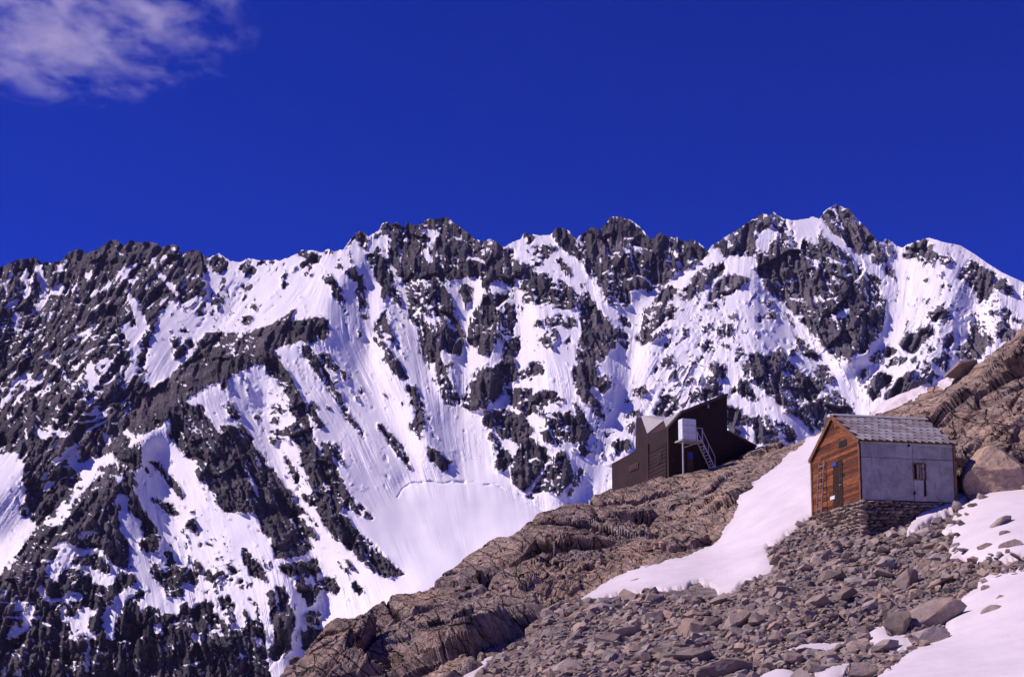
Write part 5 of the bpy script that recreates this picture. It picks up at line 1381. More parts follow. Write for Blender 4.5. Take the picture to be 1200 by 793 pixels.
def build_old_hut():
    C0 = vat(1010, 585, 60.0)
    u = Vector((-0.21, 0.978, 0)).normalized(); w = Vector((u.y, -u.x, 0)); z = Vector((0, 0, 1))
    def solve(dirv, target):
        lo, hi = 1.0, 12.0
        for k in range(50):
            mid = (lo + hi) / 2
            val = proj(C0 + dirv * mid)[0]
            if (val > target) == (dirv is u): lo = mid
            else: hi = mid
        return lo
    W = solve(u, 952.5); L = solve(w, 1121.5)
    lo, hi = 1, 5
    He = 2.5
    for k in range(40):
        He = (lo + hi) / 2
        if proj(C0 + z * He)[1] > 515: lo = He
        else: hi = He
    lo, hi = 2, 7
    for k in range(40):
        Hp = (lo + hi) / 2
        if proj(C0 + u * (W / 2) + z * Hp)[1] > 487.5: lo = Hp
        else: hi = Hp
    print("hut", W, L, He, Hp)
    hut = empty("old_hut", C0, label="small old wooden hut with orange plank gable and grey metal side on a stone footing", cat="hut")
    O = Vector((0, 0, 0))
    def topz(s): return He + (Hp - He) * (1 - abs(s - W / 2) / (W / 2))
    g = lambda s, h, out=0.0: O + u * s + z * h - w * out        # on the gable; out = outwards
    f = lambda s, h, out=0.0: O + w * s + z * h - u * out        # on the long side
    # core body
    bm = bmesh.new()
    prism(bm, [g(0.04, 0), g(W - 0.04, 0), g(W - 0.04, He - 0.05), g(W / 2, Hp - 0.08), g(0.04, He - 0.05)], w * 0.10)
    gable = bm_obj("gable_wall", bm, M_DARKWOOD, hut)
    bm = bmesh.new(); prism(bm, [g(0.04, 0) + w * (L - 0.1), g(W - 0.04, 0) + w * (L - 0.1), g(W - 0.04, He - 0.05) + w * (L - 0.1), g(W / 2, Hp - 0.08) + w * (L - 0.1), g(0.04, He - 0.05) + w * (L - 0.1)], w * 0.10)
    bm_obj("rear_wall", bm, M_DARKWOOD, hut)
    wx0, wx1, wz0, wz1 = 2.62, 3.16, 0.0, 0.0
    def inv_side(px, py):
        # point of the side plane seen at a pixel
        best = None
        r = Vector(ray(px, py)); n = -u
        t = C0.dot(n) / r.dot(n)
        Q = r * t - C0
        return Q.dot(w), Q.z
    def inv_gable(px, py):
        r = Vector(ray(px, py)); n = -w
        t = C0.dot(n) / r.dot(n)
        Q = r * t - C0
        return Q.dot(u), Q.z
    a0 = inv_side(1071, 561); a1 = inv_side(1083.5, 544)
    wx0, wx1 = a0[0], a1[0]; wz0, wz1 = a0[1], a1[1]
    bm = bmesh.new()
    for (s0, s1, h0, h1) in ((0.04, wx0, 0, He - 0.04), (wx1, L - 0.04, 0, He - 0.04), (wx0, wx1, 0, wz0), (wx0, wx1, wz1, He - 0.04)):
        prism(bm, [f(s0, h0), f(s1, h0), f(s1, h1), f(s0, h1)], u * 0.10)
    side = bm_obj("side_wall", bm, M_DARKWOOD, hut)
    bm = bmesh.new(); prism(bm, [f(0.14, 0) + u * (W - 0.1), f(L - 0.14, 0) + u * (W - 0.1), f(L - 0.14, He - 0.04) + u * (W - 0.1), f(0.14, He - 0.04) + u * (W - 0.1)], u * 0.10)
    bm_obj("side_wall", bm, M_DARKWOOD, hut)
    bm = bmesh.new(); prism(bm, [f(0.1, 0.0), f(L - 0.1, 0), f(L - 0.1, 0) + u * W, f(0.1, 0) + u * W], z * 0.05); bm_obj("floor", bm, M_DARKWOOD, hut)
    # gable planks
    r = random.Random(2)
    ph = 0.158
    d0 = inv_gable(979, 596); d1 = inv_gable(973, 549)
    ds0, ds1, dz1 = sorted((d0[0], d1[0]))[0] - 0.35, sorted((d0[0], d1[0]))[1] + 0.2, 2.02
    ds0, ds1 = 1.72, 2.72
    k = 0
    zz = 0.0
    while zz < Hp - 0.12:
        z0, z1 = zz + 0.006, min(zz + ph, Hp - 0.1)
        def lim(h):
            if h <= He: return 0.02, W - 0.02
            t = (h - He) / (Hp - He) * W / 2
            return t + 0.02, W - t - 0.02
        l0, l1 = lim(z0), lim(z1)
        cuts = [0.0] + sorted(r.uniform(0.15, 0.85) for _ in range(r.choice((1, 2)))) + [1.0]
        for c0, c1 in zip(cuts[:-1], cuts[1:]):
            if c1 - c0 < 0.08: continue
            A = [l0[0] + (l0[1] - l0[0]) * c0, l0[0] + (l0[1] - l0[0]) * c1]
            B = [l1[0] + (l1[1] - l1[0]) * c0, l1[0] + (l1[1] - l1[0]) * c1]
            segs = [(A[0], A[1], B[0], B[1])]
            if z0 < dz1:      # leave the doorway free
                segs = []
                if A[0] < ds0: segs.append((A[0], min(A[1], ds0), B[0], min(B[1], ds0)))
                if A[1] > ds1: segs.append((max(A[0], ds1), A[1], max(B[0], ds1), B[1]))
            for (p, q, p2, q2) in segs:
                if q - p < 0.06: continue
                out = 0.012 + r.uniform(0, 0.022); tz = r.uniform(-0.008, 0.008)
                bm = bmesh.new(); prism(bm, [g(p + 0.004, z0 + tz, 0.001), g(q - 0.004, z0 - tz, 0.001), g(q2 - 0.004, z1 - tz, 0.001), g(p2 + 0.004, z1 + tz, 0.001)], -w * out)
                bm_obj("plank", bm, M_PLANK, gable)
        zz += ph
    # doorway with dark door, blue plate above, white notice
    bm = bmesh.new(); prism(bm, [g(ds0 + .01, 0.02, 0.002), g(ds1 - .01, 0.02, 0.002), g(ds1 - .01, dz1, 0.002), g(ds0 + .01, dz1, 0.002)], -w * 0.02); door = bm_obj("door", bm, M_DARKWOOD, hut)
    for k in range(5):
        s0 = ds0 + 0.06 + k * (ds1 - ds0 - 0.12) / 5
        bm = bmesh.new(); prism(bm, [g(s0, 0.06, 0.022), g(s0 + 0.16, 0.06, 0.022), g(s0 + 0.16, dz1 - 0.08, 0.022), g(s0, dz1 - 0.08, 0.022)], -w * 0.014); bm_obj("door_board", bm, M_DARKWOOD, door)
    bm = bmesh.new(); bar(bm, g(ds0 + 0.14, 0.95, 0.036), g(ds0 + 0.14, 0.95, 0.10), 0.02); bar(bm, g(ds0 + 0.14, 0.95, 0.09), g(ds0 + 0.28, 0.95, 0.09), 0.015); bm_obj("door_handle", bm, M_ALU, door)
    def plate(name, x0, y0, x1, y1, mat, out=0.05):
        p = inv_gable(x0, y0); q = inv_gable(x1, y1)
        s0, s1 = sorted((p[0], q[0])); h0, h1 = sorted((p[1], q[1]))
        bm = bmesh.new(); prism(bm, [g(s0, h0, 0.036), g(s1, h0, 0.036), g(s1, h1, 0.036), g(s0, h1, 0.036)], -w * (out - 0.036))
        return bm_obj(name, bm, mat, hut)
    plate("blue_plate", 976.5, 547, 981, 541, M_BLUE, 0.06)["label"] = "small blue plate above the door"
    plate("notice", 974.6, 586, 979.6, 580, M_WHITE, 0.07)["label"] = "small white notice"
    plate("hatch", 984, 525, 993, 514, M_DARK, 0.045)["label"] = "dark square hatch high in the gable"
    # corner boards
    for s0, h1 in ((0.0, He), (W - 0.12, He)):
        bm = bmesh.new(); prism(bm, [g(s0 - 0.04, 0, 0.037), g(s0 + 0.10, 0, 0.037), g(s0 + 0.10, h1, 0.037), g(s0 - 0.04, h1, 0.037)], -w * 0.03); bm_obj("corner_board", bm, M_TRIM, hut)
    for s0 in (L - 0.11,):
        bm = bmesh.new(); prism(bm, [f(s0, 0, 0.034), f(s0 + 0.12, 0, 0.034), f(s0 + 0.12, He, 0.034), f(s0, He, 0.034)], -u * 0.03); bm_obj("corner_board", bm, M_TRIM, hut)
    # metal sheets of the long side
    edges = [0.02, 0.86, 1.66, 2.45, wx0 - 0.03, wx1 + 0.03, wx1 + 0.82, L - 0.12]
    edges = sorted(e for e in edges)
    for i, (s0, s1) in enumerate(zip(edges[:-1], edges[1:])):
        if s1 - s0 < 0.1: continue
        rows = [(0.0, 1.84), (1.852, He - 0.20)]
        if abs((s0 + s1) / 2 - (wx0 + wx1) / 2) < 0.05: rows = [(0.0, wz0 - 0.02), (wz1 + 0.02, 1.84), (1.852, He - 0.20)]
        for h0, h1 in rows:
            if h1 - h0 < 0.03: continue
            o1 = r.uniform(0.018, 0.021)
            bm = bmesh.new(); prism(bm, [f(s0 + 0.002, h0 + r.uniform(0, .02), 0.002), f(s1 - 0.002, h0 + r.uniform(0, .02), 0.002), f(s1 - 0.002, h1, 0.002), f(s0 + 0.002, h1, 0.002)], -u * o1)
            bm_obj("metal_sheet", bm, M_SHEET, side)
    bm = bmesh.new(); prism(bm, [f(0.0, He - 0.19, 0.003), f(L, He - 0.19, 0.003), f(L, He - 0.02, 0.003), f(0, He - 0.02, 0.003)], -u * 0.012); fas = bm_obj("eave_board", bm, M_SHEET, hut)
    bm = bmesh.new(); prism(bm, [f(0.28, He - 0.17, 0.016), f(0.74, He - 0.17, 0.016), f(0.74, He - 0.06, 0.016), f(0.28, He - 0.06, 0.016)], -u * 0.01); bm_obj("eave_vent", bm, M_PALEWOOD, hut)
    # boarded window
    win = None
    bm = bmesh.new()
    for (s0, s1, h0, h1) in ((wx0 - .05, wx0, wz0 - .05, wz1 + .05), (wx1, wx1 + .05, wz0 - .05, wz1 + .05), (wx0, wx1, wz0 - .05, wz0), (wx0, wx1, wz1, wz1 + .05)):
        prism(bm, [f(s0, h0, 0.028), f(s1, h0, 0.028), f(s1, h1, 0.028), f(s0, h1, 0.028)], -u * 0.02)
    win = bm_obj("window", bm, M_TRIM, hut); win["label"] = "small window boarded with pale planks"
    n = 4
    for k in range(n):
        s0 = wx0 + 0.012 + (wx1 - wx0 - 0.02) * k / n
        if k == 0: continue
        bm = bmesh.new(); prism(bm, [f(s0, wz0 + .01, 0.002), f(s0 + (wx1 - wx0) / n - 0.03, wz0 + .01, 0.002), f(s0 + (wx1 - wx0) / n - 0.03, wz1 - .01, 0.002), f(s0, wz1 - .01, 0.002)], -u * 0.015); bm_obj("window_board", bm, M_PALEWOOD, win)
    bm = bmesh.new(); prism(bm, [f(wx0, wz0, -0.06), f(wx1, wz0, -0.06), f(wx1, wz1, -0.06), f(wx0, wz1, -0.06)], u * 0.01); bm_obj("window_pane", bm, M_DARK, win)
    # rotten patches low on the side wall
    for (x0, y0, x1, y1) in ((1070, 580, 1073, 575), (1082.5, 582, 1085, 562), (1063, 524, 1066, 520)):
        p = inv_side(x0, y0); q = inv_side(x1, y1)
        bm = bmesh.new(); prism(bm, [f(p[0], p[1], 0.027), f(q[0], p[1] + 0.04, 0.027), f(q[0] - 0.02, q[1], 0.027), f(p[0] + 0.02, q[1] - 0.03, 0.027)], -u * 0.004); bm_obj("hole_patch", bm, M_DARK, hut)
    # roof
    ov, og = 0.13, 0.10
    slope = Vector((0, 0, 0)) + (u * (W / 2) + z * (Hp - He)); SL = slope.length; sd = slope.normalized()      # up the near slope
    sd2 = (-u * (W / 2) + z * (Hp - He)).normalized()
    ndn = w.cross(sd); ndn = -ndn if ndn.z < 0 else ndn
    nd2 = w.cross(sd2); nd2 = -nd2 if nd2.z < 0 else nd2
    R0 = O + z * He - w * og
    def rp(a, b): return R0 + sd * (a - ov) + w * b           # a up the slope, b along the eave
    bm = bmesh.new(); prism(bm, [rp(0, 0), rp(0, L + 2 * og), rp(SL + ov, L + 2 * og), rp(SL + ov, 0)], ndn * 0.05); roof = bm_obj("roof", bm, M_DARKWOOD, hut)
    R1 = O + u * W + z * He - w * og
    bm = bmesh.new(); prism(bm, [R1 - sd2 * 0.05, R1 - sd2 * 0.05 + w * (L + 2 * og), R1 + sd2 * (SL - 0.02) + w * (L + 2 * og), R1 + sd2 * (SL - 0.02)], nd2 * 0.07); bm_obj("roof_slope", bm, M_SHINGLE_A, roof)
    rows, cols_ = 8, 14
    a_, b_ = (SL + ov) / rows, (L + 2 * og) / cols_
    shm = []
    for mat in (M_SHINGLE_A, M_SHINGLE_B):
        bm = bmesh.new()
        base = [Vector((0.006, -0.05, 0)), Vector((b_ - 0.006, -0.05, 0)), Vector((b_ - 0.006, a_ * 0.55, 0)), Vector((b_ * 0.5, a_ + 0.02, 0)), Vector((0.006, a_ * 0.55, 0))]
        base = [Vector((b_ * 0.5, -0.10, 0)), Vector((b_ - 0.006, a_ * 0.42, 0)), Vector((b_ - 0.006, a_ + 0.02, 0)), Vector((0.006, a_ + 0.02, 0)), Vector((0.006, a_ * 0.42, 0))]
        prism(bm, base, Vector((0, 0, 0.006)))
        bmesh.ops.recalc_face_normals(bm, faces=bm.faces[:])
        me = bpy.data.meshes.new("shingle"); bm.to_mesh(me); bm.free(); me.materials.append(mat); shm.append(me)
    for i in range(rows):
        for j in range(-1, cols_):
            off = 0.5 if i % 2 else 0.0
            s = (j + off) * b_
            if s < -0.02 or s + b_ > L + 2 * og + 0.03: continue
            o = bpy.data.objects.new("shingle", shm[1 if r.random() < 0.42 else 0]); col.objects.link(o); o.parent = roof
            M = Matrix((w, sd, ndn)).transposed().to_4x4()
            M.translation = rp(i * a_, s) + ndn * (0.054 + r.uniform(0, 0.008)) 
            tiltm = Matrix.Rotation(-0.02 + r.uniform(-0.008, 0.008), 4, 'X')
            M = M @ Matrix.Translation((0, 0, 0.012)) @ tiltm
            o.matrix_local = M
    bm = bmesh.new(); rt = rp(SL + ov, 0)
    prism(bm, [rt - sd * 0.16 + ndn * 0.105, rt + ndn * 0.105 + z * 0.02, rt - sd2 * 0.16 + nd2 * 0.10], w * (L + 2 * og)); bm_obj("ridge_cap", bm, M_SHINGLE_A, roof)
    # barge boards at the gable
    for (p, q, nn) in ((rp(0, 0), rp(SL + ov, 0), ndn), (R1 - sd2 * 0.05, R1 + sd2 * SL, nd2)):
        bm = bmesh.new(); prism(bm, [p - nn * 0.12 - w * 0.003, q - nn * 0.12 - w * 0.003, q + nn * 0.06 - w * 0.003, p + nn * 0.06 - w * 0.003], -w * 0.03); bm_obj("barge_board", bm, M_TRIM, roof)
    # dry-stone footing
    depthf = 2.9
    bm = bmesh.new(); frame_box(bm, O, u, w, z, 0.10, W - 0.1, 0.10, L - 0.1, -depthf, -0.006); found = bm_obj("stone_footing", bm, MAT_STONE, hut)
    found["label"] = "dry stone footing"
    blocks = []
    for k in range(8):
        rr = random.Random(900 + k); bm = bmesh.new()
        for q in range(15):
            v = Vector((rr.gauss(0, 1), rr.gauss(0, 1), rr.gauss(0, 1))).normalized()
            v = v * ((abs(v.x) ** 5 + abs(v.y) ** 5 + abs(v.z) ** 5) ** -0.2) * rr.uniform(0.85, 1.05)
            bm.verts.new(v * 0.52)
        res = bmesh.ops.convex_hull(bm, input=bm.verts[:])
        junk = [e for e in res["geom_interior"] if isinstance(e, bmesh.types.BMVert)]
        if junk: bmesh.ops.delete(bm, geom=junk, context='VERTS')
        bmesh.ops.recalc_face_normals(bm, faces=bm.faces[:])
        me = bpy.data.meshes.new("footing_stone"); bm.to_mesh(me); bm.free(); me.materials.append(MAT_STONE); blocks.append(me)
    cnt = 0
    for face, length, dirv, nout in (("g", W, u, -w), ("s", L, w, -u)):
        h = -0.01
        while h > -2.75:
            rh = r.uniform(0.11, 0.19); s = r.uniform(-0.25, 0.0)
            while s < length:
                sl = r.uniform(0.18, 0.44)
                c = O + dirv * (s + sl / 2) + z * (h - rh / 2) - nout * 0.02
                Pw = C0 + c
                px, py = proj(Pw)
                if float(depth(np.array([px]), np.array([py]))[0]) > Pw.y - 0.35 and s + sl / 2 < length + 0.05:
                    o = bpy.data.objects.new("footing_stone", blocks[r.randrange(8)]); col.objects.link(o); o.parent = found
                    M = Matrix((dirv, nout, z)).transposed().to_4x4(); M.translation = c
                    o.matrix_local = M @ Matrix.Rotation(r.uniform(-.2, .2), 4, 'Y') @ Matrix.Rotation(r.uniform(-.15, .15), 4, 'Z') @ Matrix.Diagonal((sl * 1.06, 0.34 + r.uniform(0, 0.16), rh * r.uniform(1.05, 1.3), 1))
                    cnt += 1
                s += sl
            h -= rh
    print("footing stones", cnt)
    # ladder leaning on the gable
    lad = empty("ladder", C0, label="pale ladder leaning on the orange plank gable left of the door", cat="ladder")
    p0 = inv_gable(966, 601); p1 = inv_gable(961, 551)
    sl_, sr_ = p1[0] - 0.15, p1[0] - 0.68
    def lp(s, h): return g(s, h, 0.30 - 0.22 * (h / 2.4))
    for s in (sl_, sr_):
        bm = bmesh.new(); bar(bm, lp(s, -0.1), lp(s, 2.35), 0.035); bm_obj("ladder_rail", bm, M_PALEWOOD, lad)
    for k in range(8):
        hh = 0.15 + k * 0.28
        bm = bmesh.new(); bar(bm, lp(sl_, hh), lp(sr_, hh), 0.02); bm_obj("rung", bm, M_PALEWOOD, lad)
build_old_hut()

def build_refuge():
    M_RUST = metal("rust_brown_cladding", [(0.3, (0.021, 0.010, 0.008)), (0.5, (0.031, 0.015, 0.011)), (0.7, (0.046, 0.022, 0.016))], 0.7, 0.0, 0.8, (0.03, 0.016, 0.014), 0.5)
    M_ROOF = metal("pale_roof_sheet", [(0.3, (0.36, 0.325, 0.315)), (0.7, (0.46, 0.42, 0.41))], 0.45, 0.0, 0.7, (0.4, 0.33, 0.3), 0.3)
    M_RED = plain("red_shutter", (0.075, 0.028, 0.021)); M_FR = plain("brown_frame", (0.10, 0.055, 0.04))
    K = 0.913
    dep = {'c': 91.0, 'r': 92.8, 'rr': 93.6, 'm': 94.6, 'l': 100.0}
    base = vat(781.5, 560, 91.0)
    ref = empty("mountain_refuge", base, label="dark brown angular mountain refuge with pale folded roof on the rock crest", cat="refuge")
    V = lambda x, y, d: vat(x, y, d) - base
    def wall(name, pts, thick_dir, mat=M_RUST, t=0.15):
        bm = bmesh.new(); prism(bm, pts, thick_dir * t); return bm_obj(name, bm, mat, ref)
    def dw(x):   # depth along the right-hand wall
        return np.interp(x, [781.8, 852.4, 885.2], [91.0, 92.8, 93.6])
    def dl(x):   # depth along the left-hand walls
        return np.interp(x, [718, 759, 781.8], [100.0, 94.6, 91.0])
    R_ = lambda x, y: V(x, y, float(dw(x))); L_ = lambda x, y: V(x, y, float(dl(x)))
    right = (R_(885, 540) - R_(782, 540)); right.z = 0; right.normalize()
    left = (L_(718, 540) - L_(782, 540)); left.z = 0; left.normalize()
    A = R_(781.8, 501.5); B = R_(797.9, 483.4); AP = R_(852, 462.2); D1 = R_(852.4, 505.5); E1 = R_(885.2, 522.7)
    down = lambda p, m=9.0: Vector((p.x, p.y, A.z - m))
    # right-hand wall (in shade), two panels so that the drop of the roof line stays sharp
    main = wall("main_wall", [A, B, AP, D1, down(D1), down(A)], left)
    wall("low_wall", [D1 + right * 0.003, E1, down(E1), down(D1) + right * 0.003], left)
    # left-hand walls
    C = B + left * 2.75
    C = Vector(V(778.7, 493.4, 93.4)); Dv = L_(759.6, 508.6); E = Vector(V(752.5, 488.4, 97.0)); E2 = Vector(V(745.5, 490.4, 98.6)); F = Vector(V(776.7, 489.4, 97.0))
    inw = -left.cross(Vector((0, 0, 1))); inw = inw if inw.dot(right) > 0 else -inw
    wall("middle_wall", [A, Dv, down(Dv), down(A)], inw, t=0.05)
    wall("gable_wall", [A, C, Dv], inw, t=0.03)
    T0 = L_(758.6, 522.7); T1 = L_(744.5, 528.7)
    up = lambda p, y: p
    wall("tower_wall", [Dv + left * .01, E, E2, V(744.5, 528.7, 98.6), V(744.5, 560, 98.6), down(Dv) + left * .01], inw, t=0.1)
    W1 = [L_(760.8, 521.6) - inw * 0.08, L_(718.2, 544.9) - inw * 0.08, down(L_(718.2, 544.9) - inw * 0.08), down(L_(760.8, 521.6) - inw * 0.08)]
    wing = wall("wing_wall", W1, inw)
    # roofs
    def slab(name, pts, mat=M_ROOF, t=0.10):
        n = (pts[1] - pts[0]).cross(pts[2] - pts[0]).normalized()
        if n.z < 0: n = -n
        bm = bmesh.new(); prism(bm, pts, n * t); return bm_obj(name, bm, mat, ref)
    slab("roof_fold", [A, B, C])
    rf = slab("roof_fold", [C, Dv, E])
    slab("roof_fold", [C, E, F])
    back = left * 5.0
    slab("roof_slope", [B, AP, AP + back * 0.9, C], M_RUST)
    slab("roof_slope", [D1, E1, E1 + back * 0.9, D1 + back * 0.9], M_RUST)
    slab("wing_roof", [W1[0], W1[1], W1[1] + right * 4, W1[0] + right * 3], M_RUST)
    # closing walls behind
    wall("rear_wall", [AP + back * 0.9, D1 + back * 0.9, down(D1) + back * 0.9, down(C) + back * .45, C + back * .4], -left)
    wall("end_wall", [E1, E1 + back * .9, down(E1) + back * .9, down(E1)], -right)
    wall("end_wall", [AP, D1, D1 + back * .9, AP + back * .9], -right)
    wall("end_wall", [W1[1], W1[1] + right * 4, down(W1[1]) + right * 4, down(W1[1])], -left)
    # roof edge trim of the right-hand wall
    up3 = Vector((0, 0, 1))
    for p, q in ((A, B), (B, AP), (D1, E1)):
        bm = bmesh.new(); e = (q - p).normalized(); nn = right.cross(Vector((0, 0, 1))); nn = nn if nn.y < 0 else -nn
        prism(bm, [p + nn * .16 - up3 * .10, q + nn * .16 - up3 * .10, q + nn * .16 + up3 * .06, p + nn * .16 + up3 * .06], -nn * .155); bm_obj("roof_edge", bm, M_FR, ref)
    nn = right.cross(up3); nn = nn if nn.y < 0 else -nn
    # cladding boards on the right-hand wall: raised horizontal laps
    for k in range(9):
        y = 517 + k * 5.2
        x1 = 852 if y < 506 else min(885, 852 + (y - 505) * 1.9)
        bm = bmesh.new(); p = R_(782.6, y); q = R_(x1 - 1, y); q.z = p.z
        prism(bm, [p + nn * .003, q + nn * .003, q + nn * .003 + up3 * .26, p + nn * .003 + up3 * .26], nn * 0.022); bm_obj("cladding_board", bm, M_RUST, ref)
    # same on the lit middle and wing walls
    ln = -inw
    for k in range(12):
        y = 512 + k * 4.6
        p = L_(780.8, y); q = L_(760.6, y); q.z = p.z
        if k < 2: continue
        bm = bmesh.new(); prism(bm, [p + ln * .003, q + ln * .003, q + ln * .003 + up3 * .22, p + ln * .003 + up3 * .22], ln * 0.012); bm_obj("cladding_board", bm, M_RUST, ref)
    def wplate(name, x0, y0, x1, y1, mat, fn, n_, out, lab=None, par=None):
        p = fn(x0, y1); q = fn(x1, y1); h = (fn(x0, y0) - p).z
        q.z = p.z
        bm = bmesh.new(); prism(bm, [p + n_ * out, q + n_ * out, q + n_ * out + up3 * h, p + n_ * out + up3 * h], n_ * 0.03)
        o = bm_obj(name, bm, mat, par or ref)
        if lab: o["label"] = lab
        return o
    wd = wplate("window", 771.5, 532, 776, 544, M_FR, L_, ln, 0.03); wplate("window_pane", 772.2, 533, 775.3, 543, M_DARK, L_, ln, 0.062, par=wd)
    Lw = lambda x, y: L_(x, y) - inw * 0.6
    wd = wplate("window", 739, 544, 748.5, 551, M_FR, lambda x, y: W1[0] + (W1[1] - W1[0]) * ((758.6 - x) / 40.4) + up3 * ((vat(x, y, 96.5) - base).z - (W1[0] + (W1[1] - W1[0]) * ((758.6 - x) / 40.4)).z), ln, 0.03)
    wplate("shutter", 740.2, 545, 747.4, 550, M_RED, lambda x, y: W1[0] + (W1[1] - W1[0]) * ((758.6 - x) / 40.4) + up3 * ((vat(x, y, 96.5) - base).z - (W1[0] + (W1[1] - W1[0]) * ((758.6 - x) / 40.4)).z), ln, 0.062, "dull red shutter", wd)
    dr = wplate("door", 805, 529, 812, 552, M_FR, R_, nn, 0.04); wplate("door_panel", 806, 530, 811, 538, M_BLUE, R_, nn, 0.072, "blue panel", dr)
    wplate("lamp_plate", 786, 538, 790, 540, M_RED, R_, nn, 0.03)
    wplate("flue_plate", 829, 474, 830.5, 478, M_ALU, R_, nn, 0.03)
    bm = bmesh.new(); bar(bm, R_(781.8, 501) + nn * .1, down(R_(781.8, 501)) + nn * .1, 0.05, 8); bm_obj("downpipe", bm, M_FR, ref)
    # white cabin on a post, with outside stair
    cd = 89.6
    cab0 = V(799.9, 513.8, cd); cw = (V(816.2, 513.8, cd + .35) - cab0); cw.z = 0; chh = V(799.9, 489.8, cd).z - cab0.z
    wd_ = cw.normalized(); cn = wd_.cross(up3); cn = cn if cn.y < 0 else -cn
    bm = bmesh.new(); prism(bm, [cab0, cab0 + cw, cab0 + cw - cn * 0.6, cab0 - cn * 0.6], up3 * chh)
    bmesh.ops.recalc_face_normals(bm, faces=bm.faces[:]); bmesh.ops.bevel(bm, geom=bm.edges[:], offset=0.03, segments=2, affect='EDGES')
    cab = bm_obj("cabin", bm, M_WHITE, ref); cab["label"] = "white box cabin on a post"
    for hh in (0.33, 0.66):
        bm = bmesh.new(); prism(bm, [cab0 + cn * .002 + up3 * (chh * hh), cab0 + cw + cn * .002 + up3 * (chh * hh), cab0 + cw + cn * .002 + up3 * (chh * hh + .03), cab0 + cn * .002 + up3 * (chh * hh + .03)], cn * 0.012); bm_obj("cabin_seam", bm, M_ALU, cab)
    pl0 = cab0 - up3 * 0.10 - wd_ * 0.05
    bm = bmesh.new(); prism(bm, [pl0 + cn * .05, pl0 + cw + wd_ * .5 + cn * .05, pl0 + cw + wd_ * .5 - cn * 1.0, pl0 - cn * 1.0], up3 * 0.09); plat = bm_obj("platform", bm, M_ALU, ref)
    bm = bmesh.new(); a_ = pl0 + wd_ * .17 - cn * .2; bar(bm, a_, a_ - up3 * 3.4, 0.06, 10); bm_obj("support_post", bm, M_ALU, ref)
    bm = bmesh.new(); bar(bm, a_ - up3 * 0.45, pl0 + cw + wd_ * .35 - cn * .2 + up3 * .0, 0.035, 8); bm_obj("brace", bm, M_ALU, ref)
    st = None
    s0 = [pl0 + cw + wd_ * 0.45 + cn * .02 + up3 * .05, pl0 + cw + wd_ * 0.45 - cn * .62 + up3 * .05]
    s1 = [V(836.5, 545, 90.4), None]
    s1[0] = Vector((s0[0].x, s0[0].y, s0[0].z)) + wd_ * 0.85 - up3 * 1.75 + cn * 0.1
    s1[1] = s1[0] + (s0[1] - s0[0])
    st = empty_child("stair", ref)
    for a_, b_ in zip(s0, s1):
        bm = bmesh.new(); bar(bm, a_, b_, 0.04, 6); bm_obj("stringer", bm, M_ALU, st)
        bm = bmesh.new(); bar(bm, a_ + up3 * .75, b_ + up3 * .75, 0.025, 6); bar(bm, a_, a_ + up3 * .75, .022, 6); bar(bm, b_, b_ + up3 * .75, .022, 6); m_ = (a_ + b_) / 2; bar(bm, m_, m_ + up3 * .75, .018, 6); bm_obj("handrail", bm, M_ALU, st)
    for k in range(9):
        t = (k + .5) / 9
        bm = bmesh.new(); p = s0[0].lerp(s1[0], t); q = s0[1].lerp(s1[1], t); bar(bm, p, q, .03, 4); bm_obj("tread", bm, M_ALU, st)
    for dx in (0.05, 0.48):
        bm = bmesh.new(); p = pl0 + cw + wd_ * dx + cn * .03 + up3 * .09; bar(bm, p, p + up3 * .8, .022, 6); bm_obj("railing_post", bm, M_ALU, plat)
    bm = bmesh.new(); p = pl0 + cw + cn * .03 + up3 * .88; bar(bm, p, p + wd_ * .5, .022, 6); bm_obj("railing", bm, M_ALU, plat)
def empty_child(name, parent):
    o = bpy.data.objects.new(name, None); col.objects.link(o); o.parent = parent; o.empty_display_size = 0.2
    return o
build_refuge()
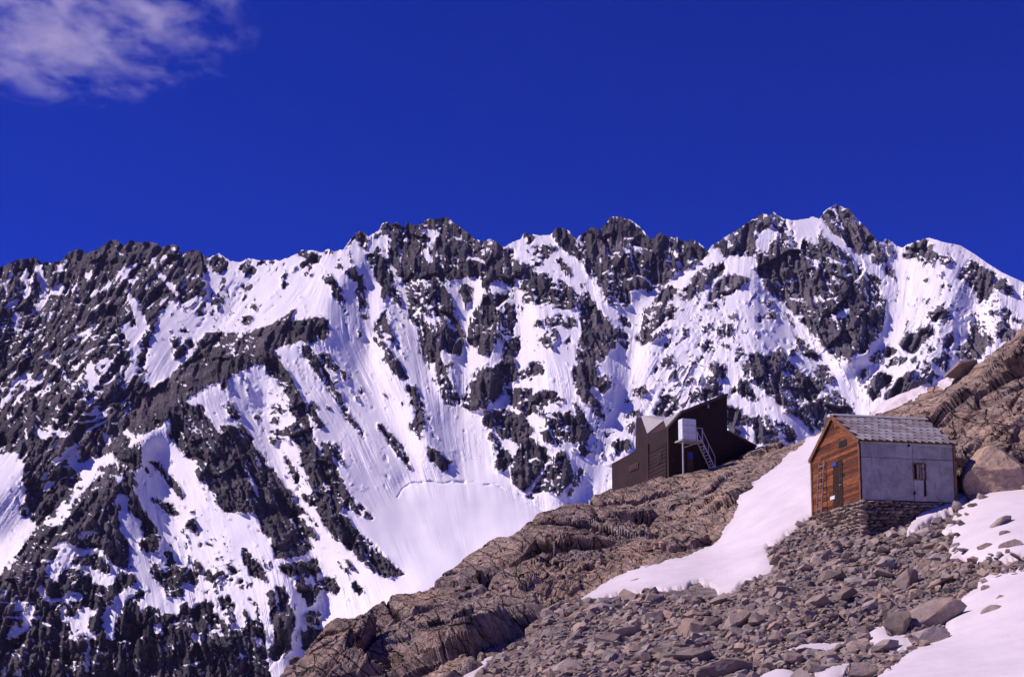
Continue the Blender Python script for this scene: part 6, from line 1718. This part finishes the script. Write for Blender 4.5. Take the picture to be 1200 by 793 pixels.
# ------------------------------------------------------------------ wisp of cloud, far off in the upper left
def build_cloud():
    d = 7000.0
    c = vat(70, 22, d)
    me = bpy.data.meshes.new("cloud"); bm = bmesh.new()
    bmesh.ops.create_icosphere(bm, subdivisions=3, radius=1.0)
    sx, sy, sz = 1090.0, 700.0, 430.0
    for v in bm.verts: v.co = Vector((v.co.x * sx, v.co.y * sy, v.co.z * sz))
    bm.to_mesh(me); bm.free()
    o = link_mesh("cloud", me, label="thin wispy white cloud in the upper left of the deep blue sky", cat="cloud")
    o.location = c
    m = bpy.data.materials.new("cloud_vapour"); m.use_nodes = True
    nt = m.node_tree; nt.nodes.clear()
    out = nt.nodes.new("ShaderNodeOutputMaterial"); v = nt.nodes.new("ShaderNodeVolumePrincipled")
    v.inputs["Color"].default_value = (0.97, 0.92, 0.95, 1); v.inputs["Anisotropy"].default_value = 0.1
    tc = nd(nt, "ShaderNodeTexCoord")
    mp = nd(nt, "ShaderNodeMapping"); mp.inputs["Scale"].default_value = (1 / sx, 1 / sy, 1 / sz)
    nt.links.new(tc.outputs["Object"], mp.inputs[0])
    ln = nd(nt, "ShaderNodeVectorMath", operation='LENGTH'); nt.links.new(mp.outputs[0], ln.inputs[0])
    mp2 = nd(nt, "ShaderNodeMapping"); mp2.inputs["Scale"].default_value = (0.0034, 0.0026, 0.0125); mp2.inputs["Rotation"].default_value = (0, math.radians(14), 0)
    nt.links.new(tc.outputs["Object"], mp2.inputs[0])
    n = nd(nt, "ShaderNodeTexNoise"); n.inputs["Scale"].default_value = 1.0; n.inputs["Detail"].default_value = 9; n.inputs["Roughness"].default_value = 0.66; n.inputs["Distortion"].default_value = 0.35
    nt.links.new(mp2.outputs[0], n.inputs["Vector"])
    fall = math_node(nt, 'SUBTRACT', 0.86, ln.outputs["Value"])
    dens = math_node(nt, 'ADD', math_node(nt, 'MULTIPLY', fall, 0.75), math_node(nt, 'MULTIPLY', math_node(nt, 'SUBTRACT', n.outputs[0], 0.5), 5.0))
    edge = math_node(nt, 'MULTIPLY', math_node(nt, 'SUBTRACT', 0.98, ln.outputs["Value"]), 6.0, True)
    dens = math_node(nt, 'MULTIPLY', math_node(nt, 'MAXIMUM', math_node(nt, 'SUBTRACT', dens, 0.30), 0.0), edge)
    dens = math_node(nt, 'MULTIPLY', dens, 0.0042)
    nt.links.new(dens, v.inputs["Density"])
    nt.links.new(v.outputs[0], out.inputs["Volume"])
    me.materials.append(m)
build_cloud()
# ------------------------------------------------------------------ thin mountain air
def build_haze():
    bm = bmesh.new()
    x0, x1, y0, y1, z0, z1 = -20500, 20500, -20500, 20500, -420, 790
    prism(bm, [Vector((x0, y0, z0)), Vector((x1, y0, z0)), Vector((x1, y1, z0)), Vector((x0, y1, z0))], Vector((0, 0, z1 - z0)))
    m = bpy.data.materials.new("air"); m.use_nodes = True
    nt = m.node_tree; nt.nodes.clear()
    out = nt.nodes.new("ShaderNodeOutputMaterial"); v = nt.nodes.new("ShaderNodeVolumePrincipled")
    v.inputs["Color"].default_value = (0.60, 0.52, 0.98, 1)
    v.inputs["Density"].default_value = 0.000012
    nt.links.new(v.outputs[0], out.inputs["Volume"])
    bm_obj("haze", bm, m, kind="stuff")
build_haze()
